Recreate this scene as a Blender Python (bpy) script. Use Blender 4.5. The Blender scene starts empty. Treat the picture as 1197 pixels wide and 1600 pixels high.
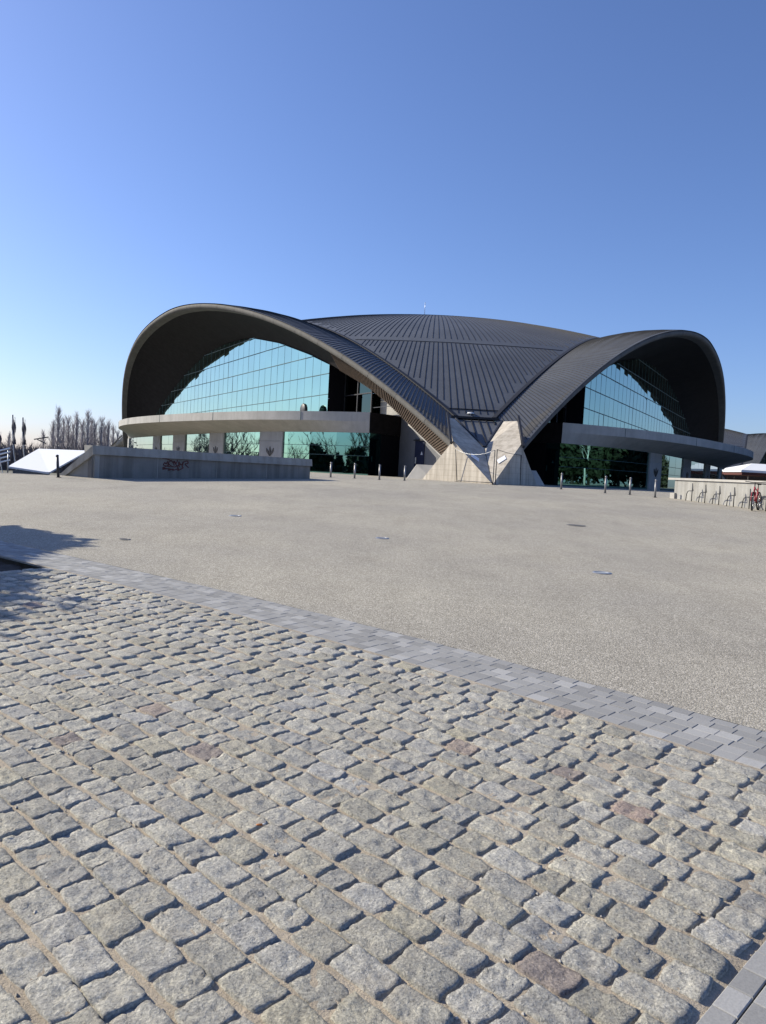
import bpy, bmesh, math, random
import numpy as np
from mathutils import Vector, Matrix
sc = bpy.context.scene
rnd = random.Random(7)
EYE = 1.55                                   # eye height; building coordinates below are measured from the eye level

# ------------------------------------------------------------------ camera
F_PX, ROLL, PITCH = 1190.0, 0.053, math.atan(64 / 1190.0)
cam = bpy.data.cameras.new('camera'); camo = bpy.data.objects.new('camera', cam); sc.collection.objects.link(camo)
cam.sensor_fit = 'VERTICAL'; cam.sensor_height = 24.0; cam.lens = 24.0 * F_PX / 1600.0
cam.clip_start = 0.05; cam.clip_end = 6000
U = Vector((1, 0, 0)); Wv = Vector((0, math.sin(PITCH), math.cos(PITCH))); Fw = Vector((0, math.cos(PITCH), -math.sin(PITCH)))
Rt = U * math.cos(ROLL) + Wv * math.sin(ROLL); Up = -U * math.sin(ROLL) + Wv * math.cos(ROLL)
camo.matrix_world = Matrix(((Rt.x, Up.x, -Fw.x, 0), (Rt.y, Up.y, -Fw.y, 0), (Rt.z, Up.z, -Fw.z, EYE), (0, 0, 0, 1)))
sc.camera = camo

# ------------------------------------------------------------------ sky, sun, exposure
SUN_EL, SUN_AZ = math.radians(30.5), math.atan2(-0.925, 0.38)       # azimuth measured from +Y towards +X
world = bpy.data.worlds.new('World'); sc.world = world; world.use_nodes = True
wn = world.node_tree.nodes; wl = world.node_tree.links
sky = wn.new('ShaderNodeTexSky'); sky.sky_type = 'NISHITA'; sky.sun_disc = False
sky.sun_elevation = SUN_EL; sky.sun_rotation = SUN_AZ % (2 * math.pi)
sky.altitude = 300; sky.air_density = 1.0; sky.dust_density = 1.0; sky.ozone_density = 6.0
wb = wn.new('ShaderNodeMix'); wb.data_type = 'RGBA'; wb.blend_type = 'MULTIPLY'; wb.inputs[0].default_value = 1; wb.inputs[7].default_value = (.99, .945, 1.085, 1)   # camera white balance
wl.new(sky.outputs[0], wb.inputs[6]); wl.new(wb.outputs[2], wn['Background'].inputs[0]); wn['Background'].inputs[1].default_value = 0.121
sun = bpy.data.lights.new('sun', 'SUN'); suno = bpy.data.objects.new('sun', sun); sc.collection.objects.link(suno)
sun.energy = 5.0; sun.angle = math.radians(0.5); sun.color = (1.0, 0.93, 0.77)
SD = Vector((math.sin(SUN_AZ) * math.cos(SUN_EL), math.cos(SUN_AZ) * math.cos(SUN_EL), math.sin(SUN_EL)))
suno.rotation_euler = SD.to_track_quat('Z', 'Y').to_euler(); suno.location = (-40, 20, 40)
sc.view_settings.view_transform = 'Standard'; sc.view_settings.look = 'None'
sc.view_settings.exposure = 0.33; sc.view_settings.gamma = 1.0; sc.view_settings.use_curve_mapping = False

# ------------------------------------------------------------------ numeric helpers
def hash3(i, j, k):
    h = np.sin(i * 127.1 + j * 311.7 + k * 74.7) * 43758.5453
    return h - np.floor(h)
def vnoise(p):
    p = np.asarray(p, float); i = np.floor(p); f = p - i; f = f * f * (3 - 2 * f); r = 0
    for a in (0, 1):
        for b in (0, 1):
            for c in (0, 1):
                w = (f[..., 0] if a else 1 - f[..., 0]) * (f[..., 1] if b else 1 - f[..., 1]) * (f[..., 2] if c else 1 - f[..., 2])
                r = r + w * hash3(i[..., 0] + a, i[..., 1] + b, i[..., 2] + c)
    return r * 2 - 1
def A(*v): return np.array(v, float)

# ------------------------------------------------------------------ materials
def mat(name):
    m = bpy.data.materials.new(name); m.use_nodes = True
    return m, m.node_tree.nodes, m.node_tree.links, m.node_tree.nodes['Principled BSDF']
def ramp(n, stops):
    r = n.new('ShaderNodeValToRGB'); e = r.color_ramp.elements
    while len(e) < len(stops): e.new(0.5)
    for k, (p, c) in enumerate(stops): e[k].position = p; e[k].color = (*c, 1)
    return r
def noise(n, l, scale, detail=4, rough=.6, coord=None, stretch=None):
    t = n.new('ShaderNodeTexNoise'); t.inputs['Scale'].default_value = scale; t.inputs['Detail'].default_value = detail; t.inputs['Roughness'].default_value = rough
    if coord is None:
        coord = n.new('ShaderNodeTexCoord').outputs['Object']
    if stretch:
        mp = n.new('ShaderNodeMapping'); mp.inputs['Scale'].default_value = stretch; l.new(coord, mp.inputs[0]); coord = mp.outputs[0]
    l.new(coord, t.inputs['Vector']); return t
def mixc(n, l, mode, fac, a, b):
    m = n.new('ShaderNodeMix'); m.data_type = 'RGBA'; m.blend_type = mode
    if hasattr(fac, 'links'): l.new(fac, m.inputs[0])
    else: m.inputs[0].default_value = fac
    for s, v in ((6, a), (7, b)):
        if hasattr(v, 'links'): l.new(v, m.inputs[s])
        else: m.inputs[s].default_value = (*v, 1)
    return m.outputs[2]
def bump(n, l, h, strength, dist, b, prev=None):
    k = n.new('ShaderNodeBump'); k.inputs['Strength'].default_value = strength; k.inputs['Distance'].default_value = dist
    l.new(h, k.inputs['Height'])
    if prev is not None: l.new(prev, k.inputs['Normal'])
    l.new(k.outputs[0], b.inputs['Normal']); return k.outputs[0]
def plain(name, col, rough=.6, metal=0., var=.15, scale=6., bumpd=0., spec=.5):
    m, n, l, b = mat(name); b.inputs['Specular IOR Level'].default_value = spec; b.inputs['Roughness'].default_value = rough; b.inputs['Metallic'].default_value = metal
    t = noise(n, l, scale, 5)
    lo = tuple(c * (1 - var) for c in col); hi = tuple(min(1, c * (1 + var)) for c in col)
    r = ramp(n, [(.3, lo), (.7, hi)]); l.new(t.outputs[0], r.inputs[0]); l.new(r.outputs[0], b.inputs['Base Color'])
    if bumpd: bump(n, l, t.outputs[0], .6, bumpd, b)
    return m

def m_concrete(name, lo, hi, streak=.35, rough=.85, boards=0.):
    m, n, l, b = mat(name); b.inputs['Roughness'].default_value = rough
    t = noise(n, l, .7, 8, .65); r = ramp(n, [(.3, lo), (.72, hi)]); l.new(t.outputs[0], r.inputs[0])
    s = noise(n, l, 1.0, 5, .6, stretch=(3.2, 3.2, .22)); sr = ramp(n, [(.38, (.62, .60, .57)), (.58, (1, 1, 1))]); l.new(s.outputs[0], sr.inputs[0])
    c = mixc(n, l, 'MULTIPLY', streak, r.outputs[0], sr.outputs[0])
    wv = n.new('ShaderNodeTexWave'); wv.bands_direction = 'Z'; wv.inputs['Scale'].default_value = 1.05; wv.inputs['Distortion'].default_value = .5; wv.inputs['Detail'].default_value = 2; l.new(n.new('ShaderNodeTexCoord').outputs['Object'], wv.inputs['Vector'])
    wr = ramp(n, [(.0, (.80, .79, .78)), (.06, (1, 1, 1))]); l.new(wv.outputs[0], wr.inputs[0]); c = mixc(n, l, 'MULTIPLY', boards, c, wr.outputs[0])
    g = noise(n, l, 60, 3); gr = ramp(n, [(.3, (.86, .86, .86)), (.7, (1.08, 1.08, 1.08))]); l.new(g.outputs[0], gr.inputs[0])
    c = mixc(n, l, 'MULTIPLY', .8, c, gr.outputs[0]); l.new(c, b.inputs['Base Color'])
    bump(n, l, g.outputs[0], .4, .004, b); return m

def m_plaza():
    m, n, l, b = mat('resin_bound_gravel'); b.inputs['Roughness'].default_value = .9
    co = n.new('ShaderNodeTexCoord').outputs['Object']
    v = n.new('ShaderNodeTexVoronoi'); v.inputs['Scale'].default_value = 95; l.new(co, v.inputs['Vector'])
    sep = n.new('ShaderNodeSeparateColor'); l.new(v.outputs['Color'], sep.inputs[0])
    r = ramp(n, [(.0, (.232, .210, .168)), (.45, (.352, .325, .264)), (.8, (.432, .398, .326)), (1, (.625, .575, .485))]); l.new(sep.outputs[0], r.inputs[0])
    gap = ramp(n, [(.0, (1.1, 1.1, 1.1)), (.62, (.98, .98, .98)), (.95, (.60, .58, .55))]); l.new(v.outputs['Distance'], gap.inputs[0])
    c = mixc(n, l, 'MULTIPLY', .9, r.outputs[0], gap.outputs[0])
    t = noise(n, l, .22, 6, .62, co); tr = ramp(n, [(.34, (.85, .85, .87)), (.66, (1.09, 1.08, 1.05))]); l.new(t.outputs[0], tr.inputs[0])
    c = mixc(n, l, 'MULTIPLY', .9, c, tr.outputs[0])
    t2 = noise(n, l, 1.6, 7, .7, co, (1.0, .35, 1)); t2r = ramp(n, [(.30, (.80, .79, .78)), (.55, (1, 1, 1))]); l.new(t2.outputs[0], t2r.inputs[0])
    c = mixc(n, l, 'MULTIPLY', .7, c, t2r.outputs[0])
    t3 = noise(n, l, .55, 3, .5, co); t3r = ramp(n, [(.18, (.72, .70, .68)), (.30, (1, 1, 1))]); l.new(t3.outputs[0], t3r.inputs[0])
    c = mixc(n, l, 'MULTIPLY', .6, c, t3r.outputs[0])
    l.new(c, b.inputs['Base Color']); inv = n.new('ShaderNodeMath'); inv.operation = 'SUBTRACT'; inv.inputs[0].default_value = 1; l.new(v.outputs['Distance'], inv.inputs[1])
    bump(n, l, inv.outputs[0], .8, .004, b); return m

def m_stone():
    m, n, l, b = mat('granite_sett'); b.inputs['Roughness'].default_value = .82
    co = n.new('ShaderNodeTexCoord').outputs['Object']
    at = n.new('ShaderNodeAttribute'); at.attribute_name = 'tint'
    g = noise(n, l, 105, 4, .7, co); gr = ramp(n, [(.30, (.36, .37, .38)), (.44, (.82, .82, .82)), (.58, (1.12, 1.12, 1.11)), (.72, (1.75, 1.73, 1.70))]); l.new(g.outputs[0], gr.inputs[0])
    c = mixc(n, l, 'MULTIPLY', .95, at.outputs['Color'], gr.outputs[0])
    t = noise(n, l, 17, 5, .6, co); tr = ramp(n, [(.33, (.74, .74, .76)), (.6, (1.08, 1.07, 1.04))]); l.new(t.outputs[0], tr.inputs[0])
    c = mixc(n, l, 'MULTIPLY', .85, c, tr.outputs[0])
    d = noise(n, l, 6, 6, .7, co); dr = ramp(n, [(.52, (0, 0, 0)), (.72, (1, 1, 1))]); l.new(d.outputs[0], dr.inputs[0])
    c = mixc(n, l, 'MIX', 0., c, (.42, .36, .28))
    mx = c.node; sm = n.new('ShaderNodeMath'); sm.operation = 'MULTIPLY'; sm.inputs[1].default_value = .35; l.new(dr.outputs[0], sm.inputs[0]); l.new(sm.outputs[0], mx.inputs[0])
    l.new(c, b.inputs['Base Color'])
    p = bump(n, l, noise(n, l, 55, 6, .7, co).outputs[0], .9, .016, b); bump(n, l, g.outputs[0], .8, .006, b, p); return m

def m_sand():
    m, n, l, b = mat('sandy_joint'); b.inputs['Roughness'].default_value = .95
    co = n.new('ShaderNodeTexCoord').outputs['Object']
    t = noise(n, l, 3, 6, .7, co); r = ramp(n, [(.3, (.34, .285, .215)), (.55, (.48, .41, .315)), (.75, (.56, .49, .385))]); l.new(t.outputs[0], r.inputs[0])
    v = noise(n, l, 160, 5, .75, co); vr = ramp(n, [(.3, (.55, .53, .5)), (.5, (1, 1, 1)), (.75, (1.35, 1.3, 1.25))]); l.new(v.outputs[0], vr.inputs[0])
    l.new(mixc(n, l, 'MULTIPLY', .9, r.outputs[0], vr.outputs[0]), b.inputs['Base Color'])
    p = bump(n, l, v.outputs[0], .9, .006, b); bump(n, l, noise(n, l, 40, 4, .6, co).outputs[0], .6, .012, b, p); return m

def m_tint(name, rough=.8, grain=.6, gs=120., bd=.002):
    m, n, l, b = mat(name); b.inputs['Roughness'].default_value = rough
    at = n.new('ShaderNodeAttribute'); at.attribute_name = 'tint'
    g = noise(n, l, gs, 4, .7); gr = ramp(n, [(.3, (.75, .75, .75)), (.7, (1.2, 1.2, 1.2))]); l.new(g.outputs[0], gr.inputs[0])
    l.new(mixc(n, l, 'MULTIPLY', grain, at.outputs['Color'], gr.outputs[0]), b.inputs['Base Color'])
    bump(n, l, g.outputs[0], .5, bd, b); return m

def m_glass(name, col, rough=.015):
    m, n, l, b = mat(name); b.inputs['Metallic'].default_value = 1; b.inputs['Roughness'].default_value = rough
    t = noise(n, l, .35, 3); r = ramp(n, [(.3, tuple(c * .95 for c in col)), (.7, tuple(min(1, c * 1.05) for c in col))]); l.new(t.outputs[0], r.inputs[0]); l.new(r.outputs[0], b.inputs['Base Color'])
    w = noise(n, l, 1.1, 1); bump(n, l, w.outputs[0], .12, .006, b); return m

def m_roof():
    m, n, l, b = mat('dark_seamed_metal'); b.inputs['Roughness'].default_value = .5; b.inputs['Metallic'].default_value = 0.; b.inputs['Specular IOR Level'].default_value = .3
    t = noise(n, l, .25, 6, .6); r = ramp(n, [(.3, (.088, .093, .102)), (.7, (.120, .126, .136))]); l.new(t.outputs[0], r.inputs[0])
    s = noise(n, l, 6, 5, .7); sr = ramp(n, [(.3, (.8, .8, .8)), (.7, (1.15, 1.15, 1.15))]); l.new(s.outputs[0], sr.inputs[0])
    l.new(mixc(n, l, 'MULTIPLY', .8, r.outputs[0], sr.outputs[0]), b.inputs['Base Color'])
    rr = ramp(n, [(.3, (.48,) * 3), (.7, (.62,) * 3)]); l.new(s.outputs[0], rr.inputs[0]); l.new(rr.outputs[0], b.inputs['Roughness'])
    bump(n, l, noise(n, l, .9, 2).outputs[0], .3, .05, b); return m

M = dict(
    shade=m_concrete('shaded_stained_concrete', (.165, .16, .15), (.27, .26, .24), .75),  # left wall front: shade put into a darker wall tone, plus stain streaks
    plaza=m_plaza(), stone=m_stone(), sand=m_sand(), paver=m_tint('concrete_paver'),
    roof=m_roof(), seam=plain('seam_metal', (.027, .028, .033), .6, 0, .15, 6, 0, .2),  # seam: darker than the roof, the ribs' shadow lines put into the colour
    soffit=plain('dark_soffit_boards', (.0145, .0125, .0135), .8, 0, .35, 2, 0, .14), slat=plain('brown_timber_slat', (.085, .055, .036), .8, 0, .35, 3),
    rim=m_concrete('rim_concrete', (.090, .085, .078), (.138, .130, .118), .45),
    slab=m_concrete('pale_concrete', (.36, .345, .315), (.50, .475, .435), .22),
    foot=m_concrete('foot_concrete', (.42, .375, .31), (.63, .57, .48), .7, boards=.7),
    panel=m_concrete('panel_concrete', (.33, .325, .315), (.45, .44, .42), .25),
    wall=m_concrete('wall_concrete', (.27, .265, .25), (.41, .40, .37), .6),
    grey=m_concrete('grey_render', (.16, .16, .165), (.21, .21, .215), .2),
    glass=m_glass('teal_mirror_glass', (.215, .40, .355)), lowglass=m_glass('green_mirror_glass', (.17, .36, .34)), bayglass=m_glass('dark_bay_glass', (.02, .055, .05)),
    vbar=plain('glazing_bar_teal', (.13, .25, .26), .4, .3), mull=plain('dark_mullion', (.05, .10, .105), .5, .3), silver=plain('grey_steel', (.42, .43, .44), .4, .6), dark=plain('dark_steel', (.035, .036, .042), .5, .3),
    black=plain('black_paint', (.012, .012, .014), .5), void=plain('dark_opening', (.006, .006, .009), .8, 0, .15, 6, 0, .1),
    bollard=plain('bollard_steel', (.26, .26, .265), .45, .5), bdark=plain('bollard_dark_steel', (.045, .046, .055), .45, .3),
    white=plain('white_membrane', (.88, .88, .87), .6, 0, .03), paper=plain('white_paper', (.75, .76, .80), .7, 0, .06, 20), corr=plain('corrugated_sheet', (.20, .21, .22), .5, .4),
    red=plain('red_frame_paint', (.34, .014, .03), .35, 0, .1), rubber=plain('black_rubber', (.02, .02, .021), .8), chrome=plain('bright_metal', (.6, .6, .6), .25, .9),
    navy=plain('navy_fabric', (.012, .018, .05), .8), wtext=plain('white_print', (.85, .85, .85), .6, 0, .02), graf=plain('red_spray_paint', (.10, .016, .015), .6, 0, .4, 9),
    soil=plain('dark_soil', (.045, .035, .026), .95, 0, .6, 14, .02), bark=plain('grey_bark', (.20, .175, .155), .9, 0, .3, 8), twig=plain('hazed_bare_twig', (.42, .385, .385), .9, 0, .3, 4),  # twig: paled, the haze of the far trees is put into the colour
    brush=plain('winter_brush', (.15, .135, .135), .95, 0, .4, .6), leaf=plain('evergreen_leaf', (.045, .07, .025), .7, 0, .5, 1.5), hedge=plain('hedge_leaf', (.022, .033, .014), .8, 0, .6, 1.2),
    birch=plain('birch_bark', (.7, .69, .65), .8, 0, .15, 10), earth=plain('far_ground', (.16, .155, .12), .95, 0, .3, .05), maroon=plain('maroon_cloth', (.10, .03, .022), .8), wood=plain('dark_timber', (.045, .03, .022), .7, 0, .3, 3),
    iron=plain('cast_iron', (.19, .18, .16), .6, .5, .3, 30), lamp=plain('lamp_glass', (.55, .56, .58), .15), orange=plain('orange_filter_paper', (.62, .22, .06), .8), pwhite=plain('cigarette_paper', (.75, .72, .66), .8),
)
# ------------------------------------------------------------------ object helpers
COL = sc.collection
def tag(o, label=None, cat=None, group=None, kind=None):
    if label: o['label'] = label
    if cat: o['category'] = cat
    if group: o['group'] = group
    if kind: o['kind'] = kind
    return o
def empty(name, p, rz=0., **k):                       # p in eye-relative coordinates
    o = bpy.data.objects.new(name, None); COL.objects.link(o); o.location = (p[0], p[1], p[2] + EYE); o.rotation_euler.z = rz
    o.empty_display_size = .2; return tag(o, **k)
class MB:
    def __init__(s): s.v = []; s.f = []; s.t = []; s.mi = 0; s.mats = []; s.smooth = []
    def add(s, vs, fs, tint=None, smooth=False):
        n = len(s.v); s.v += [tuple(map(float, v)) for v in vs]; s.f += [tuple(i + n for i in f) for f in fs]
        s.t += [tint or (1, 1, 1)] * len(vs); s.smooth += [smooth] * len(fs); s.mats += [s.mi] * len(fs); return s
    def box(s, c, d, R=None, tint=None):               # centre, size, optional 3x3
        vs = []
        for x in (-.5, .5):
            for y in (-.5, .5):
                for z in (-.5, .5):
                    q = Vector((x * d[0], y * d[1], z * d[2]))
                    if R is not None: q = R @ q
                    vs.append((q.x + c[0], q.y + c[1], q.z + c[2]))
        return s.add(vs, [(0, 1, 3, 2), (4, 6, 7, 5), (0, 4, 5, 1), (2, 3, 7, 6), (0, 2, 6, 4), (1, 5, 7, 3)], tint)
    def tube(s, pts, r, n=6, closed=False, caps=True, tint=None, smooth=True):
        P = [Vector(p) for p in pts]; rs = r if isinstance(r, (list, tuple)) else [r] * len(P); vs = []; fs = []
        L = len(P)
        for i, p in enumerate(P):
            if closed: t = P[(i + 1) % L] - P[i - 1]
            else: t = P[min(i + 1, L - 1)] - P[max(i - 1, 0)]
            t.normalize(); a = Vector((0, 0, 1)) if abs(t.z) < .9 else Vector((1, 0, 0)); x = t.cross(a).normalized(); y = t.cross(x)
            for k in range(n):
                an = 2 * math.pi * k / n; q = p + (x * math.cos(an) + y * math.sin(an)) * rs[i]; vs.append(tuple(q))
        for i in range(L if closed else L - 1):
            j = (i + 1) % L
            for k in range(n): fs.append((i * n + k, i * n + (k + 1) % n, j * n + (k + 1) % n, j * n + k))
        if caps and not closed: fs += [tuple(range(n))[::-1], tuple((L - 1) * n + k for k in range(n))]
        return s.add(vs, fs, tint, smooth)
    def bar(s, a, b, w, h, up=(0, 0, 1)):              # rectangular bar from a to b
        a = Vector(a); b = Vector(b); t = (b - a).normalized(); x = t.cross(Vector(up)).normalized() * w / 2; y = x.cross(t).normalized() * h / 2
        vs = [tuple(p + q) for p in (a, b) for q in (-x - y, x - y, x + y, -x + y)]
        return s.add(vs, [(0, 1, 2, 3), (7, 6, 5, 4), (0, 4, 5, 1), (1, 5, 6, 2), (2, 6, 7, 3), (3, 7, 4, 0)])
    def lathe(s, prof, n=16, c=(0, 0, 0), tint=None, smooth=True):
        vs = []; fs = []; m = len(prof)
        for k in range(n):
            a = 2 * math.pi * k / n
            for r, z in prof: vs.append((c[0] + r * math.cos(a), c[1] + r * math.sin(a), c[2] + z))
        for k in range(n):
            for i in range(m - 1): fs.append((k * m + i, ((k + 1) % n) * m + i, ((k + 1) % n) * m + i + 1, k * m + i + 1))
        return s.add(vs, fs, tint, smooth)
    def grid(s, P, tint=None, smooth=True, flip=False):      # P[i][j] points
        P = np.asarray(P); a, b = P.shape[:2]; fs = []
        for i in range(a - 1):
            for j in range(b - 1):
                q = (i * b + j, (i + 1) * b + j, (i + 1) * b + j + 1, i * b + j + 1); fs.append(q[::-1] if flip else q)
        return s.add(P.reshape(-1, 3), fs, tint, smooth)
    def hull(s, pts, tint=None):
        bm = bmesh.new(); [bm.verts.new(p) for p in pts]; r = bmesh.ops.convex_hull(bm, input=bm.verts)
        for v in [v for v in bm.verts if not v.link_faces]: bm.verts.remove(v)
        bmesh.ops.dissolve_limit(bm, angle_limit=.03, verts=bm.verts, edges=bm.edges); bm.verts.index_update()
        vs = [tuple(v.co) for v in bm.verts]; fs = [[v.index for v in f.verts] for f in bm.faces]; bm.free(); return s.add(vs, fs, tint)
    def prism(s, poly, d, tint=None):                 # polygon of 3D points extruded along vector d
        n = len(poly); P = [Vector(p) for p in poly]; D = Vector(d)
        return s.add([tuple(p) for p in P] + [tuple(p + D) for p in P], [tuple(range(n))[::-1], tuple(range(n, 2 * n))] + [(i, (i + 1) % n, n + (i + 1) % n, n + i) for i in range(n)], tint)
    def build(s, name, m, parent=None, origin=None, fix=True, **k):
        me = bpy.data.meshes.new(name); org = Vector((0, 0, 0))
        if parent is not None: org = parent_origin(parent)
        elif origin is not None: org = Vector(origin)
        V = np.array(s.v) - np.array(org)
        me.from_pydata([tuple(v) for v in V], [], s.f)
        me.polygons.foreach_set('use_smooth', s.smooth)
        if any(t != (1, 1, 1) for t in s.t):
            a = me.attributes.new('tint', 'FLOAT_COLOR', 'POINT'); a.data.foreach_set('color', np.hstack([np.array(s.t), np.ones((len(s.t), 1))]).ravel().astype('f4'))
        for x in (m if isinstance(m, list) else [m]): me.materials.append(x)
        me.polygons.foreach_set('material_index', s.mats)
        if fix:
            bm = bmesh.new(); bm.from_mesh(me); bmesh.ops.recalc_face_normals(bm, faces=bm.faces); bm.to_mesh(me); bm.free()
        o = bpy.data.objects.new(name, me); COL.objects.link(o)
        if parent is not None: o.parent = parent
        else: o.location = (org.x, org.y, org.z + EYE)
        return tag(o, **k)
def parent_origin(p):                                  # meshes under a thing are written in eye-relative world coordinates
    o = Vector(p.location); q = p.parent
    while q: o += q.location; q = q.parent
    return o - Vector((0, 0, EYE))
def copy_tree(o, parent=None):
    c = o.copy(); COL.objects.link(c)
    if parent is not None: c.parent = parent
    for ch in o.children: copy_tree(ch, c)
    return c

# ------------------------------------------------------------------ the plaza
def gz(x, y):                                          # plaza surface: rises gently to the hall, then level
    y = np.asarray(y, float); k = 1.2
    s = (38.4 - y) / k; sp = np.where(s > 30, s, np.log1p(np.exp(np.minimum(s, 30)))) * k
    return -.36 - .031 * sp
# paver band coordinates: u along the band, v across it (v > 0 towards the camera)
K = math.radians(1.307)
def band(u, v):
    u = np.asarray(u, float); v = np.asarray(v, float)
    uc = np.clip(u, -3.12, 6.48); h0 = math.radians(-39.83)
    h = h0 - K * uc
    # integrate the heading along the arc
    x = (np.sin(h0) - np.sin(h)) / K + .045; y = -(np.cos(h0) - np.cos(h)) / K + 6.461
    x = x + (u - uc) * np.cos(h); y = y + (u - uc) * np.sin(h)
    return x + np.sin(h) * v, y - np.cos(h) * v, h
def bandp(u, v, z=0.):
    x, y, h = band(u, v); return np.stack([x, y, gz(x, y) + z], -1)

us = np.r_[-400, -200, -100, np.arange(-60, 60.1, 1.5), 100, 200, 400]
vs_ = -np.r_[0, .4, .8, np.arange(1.5, 62, 1.25), 66, 72, 80, 100, 140, 200, 320]
g = MB(); uu, vv = np.meshgrid(us, vs_, indexing='ij'); g.grid(bandp(uu, vv))
pl = g.build('plaza', M['plaza'], kind='structure')
bm = bmesh.new(); bm.from_mesh(pl.data)
E1 = Vector((-11.15, 26.0, 0)); E2 = Vector((-20, 60, 0))
cuts = ((E1, Vector((0, 1, 0))), (E1, Vector((E2.y - E1.y, -(E2.x - E1.x), 0))))
for co, no in cuts: bmesh.ops.bisect_plane(bm, geom=bm.verts[:] + bm.edges[:] + bm.faces[:], plane_co=co, plane_no=no)
dead = [f for f in bm.faces if (f.calc_center_median() - E1).y > 0 and (f.calc_center_median() - E1).dot(cuts[1][1]) < 0]
bmesh.ops.delete(bm, geom=dead, context='FACES'); bm.to_mesh(pl.data); bm.free()
for p_ in pl.data.polygons: p_.use_smooth = True
lo = MB(); lo.add([(-3000, -400, -3.5), (3000, -400, -3.5), (3000, 4500, -3.5), (-3000, 4500, -3.5)], [(0, 1, 2, 3)]); lo.build('ground', M['earth'], kind='structure')

BW = .614                                              # band width
j = MB(); uu, vv = np.meshgrid(np.arange(-14, 12.1, .5), [-.004, BW + .02], indexing='ij'); j.grid(bandp(uu, vv, -.0045)); j.build('paver_band_bedding', M['sand'], kind='structure')
def hb(n):                                             # two hashes per index
    a = np.arange(n); return hash3(a * 1.7, a * .31, a * .77), hash3(a * .53, a * 2.1, a * 1.3)
def frame_px(x, y, z):
    P = Vector((x, y, z)); d = P.dot(Fw); 
    if d < .1: return None
    return 598.5 + F_PX * P.dot(Rt) / d, 800 - F_PX * P.dot(Up) / d
def near_view(x, y, m=800):
    q = frame_px(x, y, float(gz(x, y)))
    return q is not None and -m < q[0] < 1197 + m and q[1] < 1600 + m
def paver_rows(pv, u0, u1, v0, rows, w, ln, cross=False, jg=.0016):
    for i in range(rows):
        u = u0 - rnd.random() * ln
        while u < u1:
            L_ = ln * rnd.uniform(.97, 1.03); a, b = u + jg / 2, u + L_ - jg / 2; c, d = v0 + i * w + jg, v0 + (i + 1) * w - jg
            u += L_
            q = band((a + b) / 2, (c + d) / 2) if not cross else band((c + d) / 2, (a + b) / 2)
            if not near_view(float(q[0]), float(q[1])): continue
            e = .003; zt = rnd.uniform(-.0015, .0015); tl = rnd.uniform(-.0008, .0008)
            V = []
            for (k, z) in ((0, -.03), (0, -.003 + zt), (e, zt)):
                for (p, r) in ((a + k, c + k), (b - k, c + k), (b - k, d - k), (a + k, d - k)):
                    if cross: p, r = r, p
                    V.append(bandp(p, r, z + (tl if r > (c + d) / 2 else -tl)))
            s = rnd.choice([.85, .92, 1, 1, 1.05, 1.12, 1.3]) * rnd.uniform(.94, 1.06)
            base = (.295 * s, .289 * s, .275 * s)
            pv.add(V, [(0, 1, 5, 4), (1, 2, 6, 5), (2, 3, 7, 6), (3, 0, 4, 7), (4, 5, 9, 8), (5, 6, 10, 9), (6, 7, 11, 10), (7, 4, 8, 11), (8, 9, 10, 11)], base)
pv = MB(); paver_rows(pv, -13, 12, 0, 6, BW / 6, .132); pv.build('paver_band', M['paver'], kind='structure')

# corner band at the lower right, square to the first
def uv_of(x, y):
    best = None; uu = np.linspace(-3, 8, 2201)
    X, Y, h = band(uu, 0 * uu); dx, dy = x - X, y - Y; al_ = dx * np.cos(h) + dy * np.sin(h); i = int(np.argmin(abs(al_))); return uu[i], dx[i] * math.sin(h[i]) - dy[i] * math.cos(h[i])
UC = (uv_of(.985, 2.055)[0] + uv_of(1.36, 2.47)[0]) / 2
pv = MB(); paver_rows(pv, BW + .03, 9, UC - .01, 8, .082, .118, True, .0028); pv.build('paver_band', M['paver'], kind='structure')

g = MB(); uu, vv = np.meshgrid(np.arange(UC + .655, 30, .5), np.arange(BW + .003, 14, .5), indexing='ij'); g.grid(bandp(uu, vv, .0)); g.build('plaza', M['plaza'], kind='structure')
# sandy bed under the setts
g = MB(); ua = np.arange(-12, UC + .68, .06); va = np.arange(BW + .015, 9.5, .06); uu, vv = np.meshgrid(ua, va, indexing='ij'); P = bandp(uu, vv)
P[..., 2] += vnoise(P * 5) * .0045 + vnoise(P * 17) * .0035 + .0015
BEDU, BEDV0, BEDV1 = -4.30, BW + .03, 2.9             # tree pit
pit = (uu < BEDU) & (vv < BEDV1); P[..., 2] = np.where(pit, P[..., 2] - .09, P[..., 2])
P[..., 2] = np.where(uu > UC + .0, P[..., 2] - .014, P[..., 2])
g.grid(P); g.build('sand_bed', M['sand'], kind='structure')
g = MB(); uu, vv = np.meshgrid(np.arange(-9.5, BEDU - .01, .07), np.arange(BEDV0, BEDV1, .07), indexing='ij'); P = bandp(uu, vv, -.06); P[..., 2] += vnoise(P * 4) * .03 + vnoise(P * 14) * .015; g.grid(P); g.build('soil', M['soil'], kind='structure')

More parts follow.
